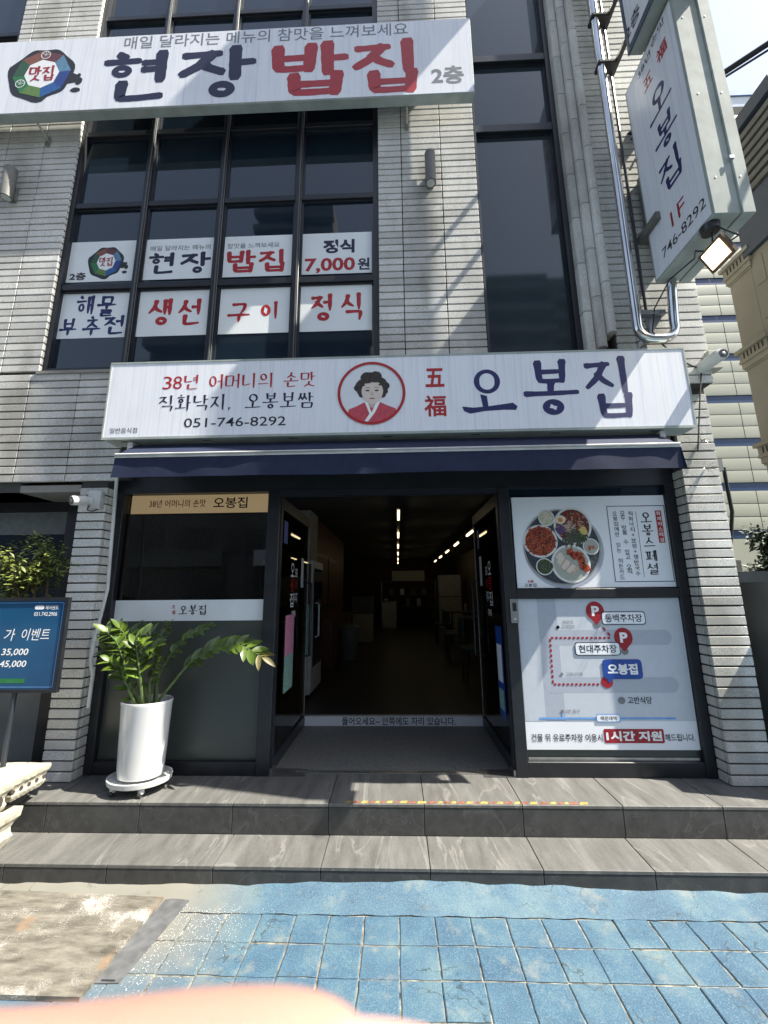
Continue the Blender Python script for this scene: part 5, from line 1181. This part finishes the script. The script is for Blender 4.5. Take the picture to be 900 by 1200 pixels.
type_px('이벤트', Yb_, 42, 743.5, 33, 14, 0, 'ink_white', sd, bold=.0, shear=.15); type_px('가', Yb_, 11.5, 744, 12, 14, 0, 'ink_white', sd, shear=.15)
x_ = at(-12, 744.5, Yb_); type_on('특', front(Yb_), x_.x, x_.z, .10, .11, 0, 'ink_white', sd, shear=.15) if False else None
type_px('35,000', Yb_, 17.5, 764.5, 31, 9, 0, 'ink_white', sd, bold=.015, shear=.15); type_px('45,000', Yb_, 15, 778.5, 31, 9, 0, 'ink_white', sd, bold=.015, shear=.15)
type_px('051.742.2906', Yb_, 53.5, 719.5, 27, 4.6, 0, 'ink_white', sd, bold=.01); type_px('헤어벤트', Yb_, 61, 712, 15, 5, 0, 'ink_white', sd, bold=.01)
cx, cz, w_, h_ = box_on(46.5, 712, 11, 4.4, Yb_); Print(front(Yb_), 0).rrect(cx-w_/2, cx+w_/2, cz-h_/2, cz+h_/2, h_*.45).build('pill', 'ink_white', sd)
cx, cz, w_, h_ = box_on(12, 798, 34, 5.5, Yb_); Print(front(Yb_), 0).rect(cx-w_/2, cx+w_/2, cz-h_/2, cz+h_/2).build('green_bar', 'logo_green', sd)
pb_ = at(8, 905, Ys_+.02); pt_ = at(17, 813, Ys_+.02)
MB().tube([(pt_.x, Ys_+.02, .50), (pt_.x, Ys_+.02, sz0+.002)], .016, 12).build('post', 'frame_dark', sd, smooth=True)

# ------------------------------------------------------------------ plants
def leaf_mesh(name, m, L=1., W=.42, fold=.10, curl=.12, n=6):
    v = []; f = []
    for i in range(n+1):
        t = i/n; wd = W*(math.sin(math.pi*min(1, t*.93+.05))**.75)*.5*(1-.12*t)
        if i == n: wd = .005
        z = -curl*t*t; v += [(t*L, -wd, z+fold*wd), (t*L, 0, z), (t*L, wd, z+fold*wd)]
    for i in range(n): a = 3*i; f += [(a, a+3, a+4, a+1), (a+1, a+4, a+5, a+2)]
    me = bpy.data.meshes.new(name); me.from_pydata(v, [], f); me.materials.append(M[m]); me.polygons.foreach_set('use_smooth', [True]*len(f)); return me
ZL = [leaf_mesh('leaf', 'leaf_zz', 1, .44, .3, .10+.1*k) for k in range(3)]; ZB = leaf_mesh('leaf', 'leaf_burnt', 1, .36, .4, .25)
pot = thing('potted_plant', (-1.84, -.20, .3), 'glossy green leafy houseplant arching out of a tall white ceramic pot on a castor tray', 'potted plant')
pcx, pcy = -1.845, -.205
MB().lathe([(0, .388), (.135, .388), (.150, .395), (.158, .45), (.175, .865), (.180, .882), (.176, .892), (.166, .888), (.160, .84), (0, .84)], pcx, pcy, 48, 1.0, .80).build('pot', 'ceramic_white', pot, smooth=True)
MB().lathe([(0, .845), (.159, .845)], pcx, pcy, 32, 1, .8).build('soil', 'soil', pot)
MB().lathe([(0, .352), (.185, .352), (.207, .362), (.212, .392), (.204, .396), (.198, .374), (0, .368)], pcx, pcy, 48, 1.02, .82).build('saucer', 'plastic_white', pot, smooth=True)
for a, b in ((-.12, -.10), (.09, -.12), (.13, .08), (-.12, .10)):
    MB().tube([(pcx+a, pcy+b, .352), (pcx+a, pcy+b, .325)], .020, 10).build('castor_mount', 'plastic_white', pot); MB().tube([(pcx+a-.010, pcy+b-.01, .3185), (pcx+a+.010, pcy+b-.01, .3185)], .0180, 14).build('castor', 'rubber', pot)
def stem(pts, n_leaf, l0, l1, t0, seed, burnt=False, droop=0., up=Vector((0, -.55, .83)), r=.011):
    R_ = random.Random(seed); P = [Vector(p) for p in pts]
    def cr(t):
        s_ = t*(len(P)-1); i = min(int(s_), len(P)-2); u_ = s_-i
        a = P[max(i-1, 0)]; b = P[i]; c_ = P[i+1]; d = P[min(i+2, len(P)-1)]
        return .5*((2*b)+(c_-a)*u_+(2*a-5*b+4*c_-d)*u_*u_+(3*b-a-3*c_+d)*u_**3)
    L = [cr(i/20) for i in range(21)]
    MB().tube(L, [r*(1-.75*i/20) for i in range(21)], 8).build('stem', 'stem_zz', pot, smooth=True)
    for i in range(n_leaf):
        t = t0+(1-t0)*(i/(n_leaf-1))**.9; p = cr(t); tg = (cr(min(1, t+.02))-cr(max(0, t-.02))).normalized()
        side = tg.cross(up).normalized()*(1 if i % 2 else -1)
        ln = (l0+(l1-l0)*t)*1.22+R_.uniform(-.012, .012)
        if i >= n_leaf-1: d = tg
        else: d = (side*.80+tg*.62+up*R_.uniform(.0, .25)+Vector((0, 0, -droop))+Vector([R_.uniform(-.12, .12) for _ in range(3)])).normalized()
        nz_ = (up*1.0+Vector([R_.uniform(-.35, .35) for _ in range(3)])); yv = nz_.cross(d).normalized(); zv = d.cross(yv)
        o = bpy.data.objects.new('leaf', ZB if (burnt and i > n_leaf-4) else ZL[R_.randrange(3)]); C.objects.link(o); o.parent = pot
        mt = Matrix((d, yv, zv)).transposed().to_4x4(); o.matrix_local = Matrix.Translation(p-WL[pot]) @ mt @ Matrix.Scale(ln, 4)
q = lambda x, y, Y: tuple(at(x, y, Y))
base = (pcx, pcy, .845)
stem([(pcx-.02, pcy-.02, .845), q(152, 800, -.24), q(143, 770, -.28), q(136, 752, -.33), q(126, 742, -.37)], 22, .105, .085, .30, 1)
stem([(pcx+.0, pcy-.05, .845), q(165, 800, -.30), q(162, 775, -.33), q(160, 755, -.36), q(166, 745, -.38)], 18, .10, .09, .30, 2)
stem([(pcx-.01, pcy-.01, .845), q(160, 790, -.20), q(168, 772, -.22), q(176, 762, -.26), q(182, 758, -.28)], 16, .085, .08, .25, 9)
stem([(pcx+.05, pcy+.0, .845), q(198, 806, -.20), q(222, 778, -.22), q(252, 759, -.25), q(280, 756, -.26), q(307, 770, -.28)], 30, .095, .095, .36, 3, True)
stem([(pcx+.06, pcy+.03, .845), q(185, 795, -.12), q(202, 765, -.10), q(222, 745, -.10), q(244, 735, -.10)], 26, .07, .065, .30, 4)
stem([(pcx+.02, pcy+.06, .845), q(182, 775, -.08), q(190, 748, -.07), q(196, 735, -.07)], 14, .07, .06, .40, 5)
stem([(pcx-.06, pcy+.05, .845), q(148, 800, -.12), q(140, 770, -.10), q(150, 745, -.09), q(162, 736, -.08)], 12, .075, .07, .3, 6)
stem([(pcx-.04, pcy-.03, .845), q(152, 812, -.25), q(146, 795, -.30), q(142, 786, -.33)], 9, .075, .07, .2, 7)
stem([(pcx-.08, pcy-.0, .845), q(146, 790, -.22), q(135, 770, -.26), q(126, 762, -.28)], 14, .085, .075, .35, 8)

stem([(pcx-.05, pcy-.05, .845), q(150, 805, -.28), q(138, 785, -.33), q(128, 775, -.36)], 13, .08, .07, .3, 31)
stem([(pcx+.03, pcy-.02, .845), q(176, 800, -.22), q(184, 780, -.25), q(186, 768, -.28)], 14, .07, .065, .25, 32)
stem([(pcx-.02, pcy+.04, .845), q(166, 785, -.14), q(172, 758, -.14), q(178, 742, -.15)], 15, .075, .065, .3, 33)
stem([(pcx-.06, pcy-.02, .845), q(150, 780, -.22), q(148, 758, -.24), q(146, 744, -.27), q(140, 736, -.30)], 17, .085, .07, .35, 34)
def shrub(name, label, cat, stems, n_leaf, m, spread, size, seed, zmin=None):
    R_ = random.Random(seed); t = thing(name, stems[0][0], label, cat); fm_ = MB(); fr_ = MB()
    for s_ in stems:
        P = [Vector(p) for p in s_]; fr_.tube(P, [.012, .009, .006][:len(P)] if len(P) <= 3 else .008, 6)
        tips = []
        for _ in range(12):
            a = P[-1].lerp(P[-2], R_.uniform(0, .8)); b = a+Vector((R_.gauss(0, spread), R_.gauss(0, spread*.5), R_.gauss(.0, spread*.5)))
            fr_.tube([a, a.lerp(b, .5)+Vector((0, 0, .02)), b], .003, 4); tips.append((a, b))
        for _ in range(n_leaf):
            a, b = R_.choice(tips); p = a.lerp(b, R_.uniform(.35, 1.1))+Vector([R_.gauss(0, size*.7) for _ in range(3)])
            d = Vector((R_.uniform(-1, 1), R_.uniform(-1, .4), R_.uniform(-.5, .5))).normalized(); up = Vector((R_.uniform(-.5, .5), R_.uniform(-.8, 0), 1)).normalized(); y = up.cross(d).normalized()
            L = size*R_.uniform(.7, 1.3); W = L*.19
            fm_.add([p, p+d*L*.5+y*W, p+d*L-up*L*.12, p+d*L*.5-y*W], [(0, 1, 2), (0, 2, 3)])
    fr_.build('stem', 'bark', t); fm_.build('foliage', m, t, kind='stuff'); return t
A = lambda x, y, Y: tuple(at(x, y, Y))
shrub('bamboo_shrub', 'feathery pale green shrub behind the blue poster stand', 'shrub',
      [[A(30, 740, -.1), A(42, 690, -.12), A(40, 660, -.15)], [A(50, 740, -.1), A(55, 690, -.10), A(58, 662, -.10)], [A(30, 740, -.1), A(20, 690, -.2), A(10, 655, -.2)], [A(40, 740, -.05), A(45, 680, -.05), A(50, 635, -.05)], [A(20, 740, -.05), A(10, 720, -.1), A(25, 680, -.05)]], 380, 'leaf_nandina', .125, .05, 5)

# ================================================================== GROUND THINGS
bd = thing('wooden_board', (-1.8, -1, 0), 'weathered plywood board on the ground spattered with white grit', 'board')
c0, c1, c2, c3 = atz(-60, 1040, .03), atz(192, 1051, .03), atz(93, 1168.5, .03), atz(-160, 1160, .03)
v = []
for z in (.012, .030): v += [(p.x, p.y, z) for p in (c0, c1, c2, c3)]
MB().add(v, [(3, 2, 1, 0), (4, 5, 6, 7), (0, 1, 5, 4), (1, 2, 6, 5), (2, 3, 7, 6), (3, 0, 4, 7)]).build('board', 'plywood', bd)
d0, d1, d2, d3 = atz(196, 1052, .014), atz(222, 1056, .014), atz(139, 1153, .014), atz(108, 1153, .014)
ms = thing('metal_channel', (-1.2, -1, 0), 'grey metal cover strip lying along the edge of the wooden board', 'metal strip')
v = [];
for z in (.0105, .018): v += [(p.x, p.y, z) for p in (d0, d1, d2, d3)]
MB().add(v, [(3, 2, 1, 0), (4, 5, 6, 7), (0, 1, 5, 4), (1, 2, 6, 5), (2, 3, 7, 6), (3, 0, 4, 7)]).build('strip', 'dull_steel', ms)
e0 = atz(128, 1149, .0185); box('slot', 'plastic_black', ms, e0.x-.035, e0.x+.025, e0.y-.004, e0.y+.004, .0182, .0192)
R_ = random.Random(4); gr = MB()
for _ in range(1500):
    t_ = R_.random(); x, y = R_.choice(((250, 1065), (245, 1085), (215, 1080), (200, 1110), (170, 1120), (150, 1150), (235, 1070)))
    p = atz(x+R_.gauss(0, 28), y+R_.gauss(0, 18), .0); s_ = R_.uniform(.0006, .0022); z = .0145
    if p.x < -1.34 or p.y > -.71: continue
    gr.add([(p.x-s_, p.y, z), (p.x, p.y-s_, z), (p.x+s_, p.y, z+s_*.4), (p.x, p.y+s_, z)], [(0, 1, 2), (0, 2, 3)])
gr.build('grit', 'ink_white', None); bpy.data.objects['grit']['kind'] = 'stuff'; tag(bpy.data.objects['grit'], 'white grit scattered on the ground beside the metal strip', 'grit')

# ================================================================== RIGHT SIDE AND BACKGROUND
cr_ = thing('security_camera', (2.6, -.25, 3.4), 'white and grey bullet security camera on the right pier beside the fascia sign', 'security camera', 'security cameras')
MB().box(2.56, 2.66, -.26, -.16, 3.40, 3.56, c=.005).build('junction_box', 'cream_panel', cr_)
cb = at(822, 433, -.22); ce = at(848, 414, -.46); MB().tube([Vector((2.6, -.23, 3.42)), cb], .014, 8).build('arm', 'plastic_white', cr_)
dv = (ce-cb); bullet(cr_, cb, dv, dv.length, .040); MB().tube([cb-dv.normalized()*.01+Vector((0, 0, .018)), cb+dv*.8+Vector((0, 0, .012)), cb+dv*.93+Vector((0, 0, .014))], [.045, .047, .040], 16).build('hood', 'plastic_white', cr_, smooth=True)
MB().tube([(2.31, -.25, 3.50), (2.42, -.24, 3.44), cb, (2.45, -.25, 3.2), (2.36, -.24, 2.7)], .006, 6).build('lead', 'cable', cr_, smooth=True)
# frayed stubs of wire with their rust marks on the pier
for k, (x, y, lb) in enumerate(((821, 517, 'tuft of frayed wires sticking out of the right pier, upper one'), (827, 549, 'tuft of frayed wires sticking out of the right pier, lower one'))):
    c = at(x, y, -.125); t = thing('wire_stub', c, lb, 'wires', 'frayed wires on the right pier'); R_ = random.Random(k); mb = MB()
    for _ in range(9):
        d = Vector((R_.uniform(-.05, .05), R_.uniform(-.09, -.03), R_.uniform(-.05, .03))); mb.tube([c, c+d*.6+Vector((0, 0, .01)), c+d], .0022, 4)
    mb.build('wires', 'bare_alu', t)
cbk = thing('hanging_cable', (2.62, -.1, 2.2), 'black cable and grey cap hanging down the right edge of the pier', 'cable')
MB().tube([at(848, 548, .0), at(853, 575, .0), at(858, 600, .0), at(856, 640, .02)], .014, 8).build('cable', 'cable', cbk, smooth=True)
box('cap', 'concrete', cbk, 2.61, 2.69, -.05, .03, 2.60, 2.70)

# neighbour with long cream panels and blue bands, across the yard
YN = 6.0
nb = thing('panelled_building', (12, YN, 0), 'cream panelled building with dark blue bands beyond the right pier', 'building')
box('wall', 'mortar', nb, 6.8, 16, YN+.05, YN+8, 0, 15.2)
zb = [2.86, 3.97, 5.06, 6.16, 7.28, 8.35, 9.44, 10.5, 11.6, 12.7, 13.8, 14.9]
xs = [6.9, 8.31, 9.9, 11.5, 13.1]
for i in range(len(zb)-1):
    box('band', 'band_blue', nb, 6.85, 16, YN+.0, YN+.04, zb[i]-.10, zb[i]+.09)
    h = (zb[i+1]-zb[i]-.19)/3
    for r_ in range(3):
        for a, b in zip(xs[:-1], xs[1:]):
            z0 = zb[i]+.09+h*r_; n = 6; v = []
            for s_ in range(n+1):
                t = s_/n; v += [(a+.008, YN-.02-.005*math.sin(math.pi*t)**.7, z0+.008+(h-.016)*t), (b-.008, YN-.02-.005*math.sin(math.pi*t)**.7, z0+.008+(h-.016)*t)]
            mb = MB().add(v, [(2*s_, 2*s_+1, 2*s_+3, 2*s_+2) for s_ in range(n)]); mb.build('panel', 'cream_panel', nb)
box('panel_base', 'cream_panel', nb, 6.9, 16, YN-.01, YN+.04, 0, 2.75)
# tall cream stone side wall with a pilaster
sw_ = thing('stone_side_building', (3.8, 2, 0), 'cream stone building at the right edge with a pilaster, louvres and a slate coloured band', 'building')
XN = 3.6
box('side_wall', 'cream_render', sw_, XN, 6.8, .02, .42, 0, 4.93); 
MB().box(XN-.002, XN+.10, .30, .555, 0, 4.90).build('pilaster', 'cream_render', sw_)
box('side_wall', 'cream_render', sw_, XN+.101, 6.8, .421, .553, 0, 4.93)
for z in (2.84, 3.85, 4.83):
    cpz = MB()
    for k, (e, h0, h1) in enumerate(((.012, -.02, .0), (.022, .0, .06), (.034, .06, .09), (.028, .09, .17), (.052, .17, .21))): cpz.box(XN-e, XN+.11, .30-e, .555+e, z+h0, z+h1-.001)
    cpz.build('capital', 'cream_stone', sw_)
    for q_2 in range(6): box('dentil', 'mortar', sw_, XN-.0315, XN-.0285, .31+q_2*.042, .31+q_2*.042+.012, z+.10, z+.16)
R_ = random.Random(9)
for iz in range(13):
    z0 = .2+iz*.36
    for y0, y1 in ((.035, .16), (.165, .27)):
        if z0+.34 < 4.9: MB().box(XN-.006-R_.uniform(0, .004), XN-.0005, y0, y1, z0+(.05 if y0 > .1 else 0), z0+.34, c=.003).build('stone', 'cream_render', sw_)
box('slate_band', 'slate_blue', sw_, XN-.04, 6.8, -.30, .31, 4.935, 5.48)
for k in range(7): box('louvre', 'louvre_grey', sw_, XN-.06, 6.8, -.30, .31, 5.50+k*.10, 5.50+k*.10+.06)
box('louvre_back', 'mortar', sw_, XN, 6.8, -.29, .30, 5.485, 6.2); box('cornice', 'slate_blue', sw_, XN-.08, 6.8, -.31, .34, 6.21, 6.36)
cw = thing('concrete_wall', (3.2, .4, 0), 'low grey concrete wall behind the right pier', 'wall')
box('wall', 'concrete', cw, 2.605, 3.595, .45, .60, .1, 1.80); box('cap_block', 'cream_stone', cw, 2.80, 3.10, .44, .58, 1.803, 1.90)
box('side_panel', 'concrete', cw, 2.93, 3.10, -.42, .43, .0, 1.70); box('wall', 'concrete', cw, 3.101, 3.595, -.4, .449, .0, 1.2)
shrub('garden_shrub', 'dark dense shrub above the concrete wall behind the pier', 'shrub',
      [[(4.7, 2, 0), (4.65, 2, 1.4), (4.7, 1.9, 2.0)], [(4.9, 2.2, 0), (5.0, 2.2, 1.2), (5.1, 2.1, 2.0)], [(4.5, 2.1, 0), (4.6, 2.1, 1.0), (4.7, 2.1, 1.7)], [(4.8, 2, 0), (4.9, 2, 1.0), (4.9, 2, 1.5)], [(4.9, 2, 0), (4.9, 2, 1.6), (4.85, 2, 2.3)]], 5200, 'leaf_dark', .26, .085, 21)
# distant apartment block with blue stripes
ap = thing('apartment_block', (60, 60, 0), 'distant white apartment tower with blue stripes and blue letters, top right', 'building')
Ya = 62
pa, pb2 = at(860, 104, Ya), at(905, 104, Ya); za = lambda y: at(885, y, Ya).z
box('tower', 'apartment_white', ap, pa.x-3, pb2.x+16, Ya, Ya+20, 0, za(106))
for y0, y1 in ((107, 112.5), (123.5, 130.5)): box('stripe', 'apartment_blue', ap, pa.x-3.1, pb2.x+16.1, Ya-.3, Ya-.05, za(y1), za(y0))
for x0, y0, x1, y1 in ((876, 137, 879, 150), (890, 136.5, 892, 146), (877, 143, 880, 144), (876, 148, 892, 150), (883, 138, 888, 140), (866, 138, 868.5, 150)): box('letter_bar', 'apartment_blue', ap, at(x0, 140, Ya).x, at(x1, 140, Ya).x, Ya-.5, Ya-.1, za(y1), za(y0))
for x in (874, 886): 
    c = at(x, 100, Ya); MB().lathe([(0, c.z-1.6), (2.0, c.z-1.6), (2.1, c.z-.4), (1.5, c.z+.7), (.7, c.z+1.2), (0, c.z+1.3)], c.x, Ya+3, 18).build('roof_vent', 'apartment_white', ap, smooth=True)
for j in range(5):
    for i in range(5): box('window', 'tower_dark', ap, at(870, 165, Ya).x+i*4.2, at(870, 165, Ya).x+i*4.2+2.4, Ya-.12, Ya-.04, za(168)-j*3.4, za(168)-j*3.4+2.0)
# overhead cable
oc = thing('overhead_cable', (8, 4, 12), 'black overhead cable crossing the strip of sky at top right', 'cable')
g1, g2 = atz(490, 1080, 0), atz(690, 1200, 0); npl = (g2-g1).cross(SUN)
def hit(x, y): rr_ = ray(x, y); return CAM + rr_*((g1-CAM).dot(npl)/rr_.dot(npl))
a, b = hit(850, 84), hit(905, 48); d = b-a
print('CABLE', a, b)
MB().tube([a-d*3, a, b, b+d*3], .022, 8).build('cable', 'cable', oc); MB().tube([a-d*3-Vector((0, 0, .07)), a-Vector((0, 0, .05)), b-Vector((0, 0, .06)), b+d*3], .009, 6).build('thin_cable', 'cable', oc)

# ------------------------------------------------------------------ the other side of the street (seen in the glass)
def tower(label, x0, x1, y0, depth, h, fh=3.1, bal=True):
    t = thing('street_tower', ((x0+x1)/2, y0, 0), label, 'building'); box('core', 'tower_wall', t, x0, x1, y0-depth, y0, 0, h)
    fl_ = MB(); wn = MB()
    for k in range(1, int(h/fh)):
        z = k*fh
        if bal: fl_.box(x0-.3, x1+.3, y0+.0, y0+1.3, z-.15, z+.9)
        n_ = max(2, int((x1-x0)/3.2)); wd = (x1-x0)/n_
        for i in range(n_): wn.box(x0+i*wd+.5, x0+(i+1)*wd-.5, y0+.02, y0+.08, z+1.0, z+2.7)
    if bal: fl_.build('balconies', 'tower_wall', t, kind='stuff')
    wn.build('windows', 'tower_dark', t, kind='stuff'); return t
tower('banded high rise tower across the street, mirrored in the tall window', 12.5, 20.5, -44, 14, 43.5)
tower('darker tower across the street, right of the banded one', 21, 38, -50, 14, 48)
tower('stepped building across the street, lower part', -30, -3, -40, 12, 46, bal=True)
tower('low shop row across the street', -60, 60, -22, 8, 9, bal=False)
for q, (x, wd, m_, lb) in enumerate(((-14, 6, 'bin_grey', 'grey'), (-6.5, 5, 'sign_face', 'white'), (0, 5.5, 'map_blue', 'blue'), (7, 6, 'sign_face', 'white'), (14, 5, 'tape_yellow', 'yellow'))):  # invented boards, added as clutter for the window reflections
    t = thing('reflection_board', (x, -21.8, 3.2), lb+' blank board added across the street for reflections, number %s from the left' % ('one', 'two', 'three', 'four', 'five')[q], 'sign board')
    box('board', m_, t, x-wd/2, x+wd/2, -21.9, -21.5, 3.3, 4.3); box('shopfront_glass', 'tower_dark', t, x-wd/2, x+wd/2, -21.9, -21.85, .3, 3.1)
tower('stepped building across the street, higher part', -22, -10, -52, 12, 66)

# ================================================================== HAND AT THE LENS
def campt(x, y, z): return CAM + RX*(x+.0088) + UY*(y-.0018) + FW*z
hd = thing('hand', campt(-.06, -.05, .03), 'blurred fingertip and hand at the bottom edge, right against the camera', 'hand')
hv = []; he = []; hr = []
def chain(pts, rad, root=None):
    prev = root
    for p, r in zip(pts, rad):
        hv.append(campt(*p)); hr.append(r); i = len(hv)-1
        if prev is not None: he.append((prev, i))
        prev = i
    return prev
w0 = chain([(-.20, -.115, .060)], [.026])
pm = chain([(-.165, -.095, .052), (-.125, -.082, .044)], [.030, .034], w0)
chain([(-.098, -.062, .036), (-.066, -.0510, .032), (-.042, -.0475, .0295), (-.018, -.0445, .0295), (-.0075, -.0438, .0295)], [.012, .0095, .0084, .0084, .0064], pm)
chain([(-.094, -.080, .040), (-.058, -.078, .040), (-.032, -.080, .050), (-.016, -.084, .062)], [.0125, .0098, .0088, .0070], pm)
chain([(-.096, -.100, .042), (-.062, -.102, .044), (-.038, -.104, .056), (-.026, -.106, .068)], [.012, .0092, .0083, .0065], pm)
chain([(-.102, -.118, .044), (-.075, -.122, .048), (-.056, -.124, .056), (-.046, -.125, .064)], [.0105, .0080, .0072, .0058], pm)
chain([(-.150, -.074, .020), (-.125, -.068, .008), (-.100, -.066, .002)], [.014, .0105, .0075], pm)
org = WL[hd]; me = bpy.data.meshes.new('hand_body'); me.from_pydata([tuple(p-org) for p in hv], he, []); me.materials.append(M['skin'])
ho = bpy.data.objects.new('hand_body', me); C.objects.link(ho); ho.parent = hd
sk = ho.modifiers.new('skin', 'SKIN'); sk.use_smooth_shade = True
for i, r in enumerate(hr): me.skin_vertices[0].data[i].radius = (r, r)
me.skin_vertices[0].data[0].use_root = True
sb_ = ho.modifiers.new('sub', 'SUBSURF'); sb_.levels = 3; sb_.render_levels = 3
c = campt(-.0115, -.0388, .0275); v = []
for i in range(9):
    for j in range(7):
        a, b = (i/8-.5)*2, (j/6-.5)*2; v.append(c+RX*a*.0062+FW*b*.0048+UY*(.0016-.0016*b*b-.0008*max(0, a)**2))
MB().add(v, [(i*7+j, i*7+j+1, (i+1)*7+j+1, (i+1)*7+j) for i in range(8) for j in range(6)]).build('fingernail', 'nail', hd, smooth=True)
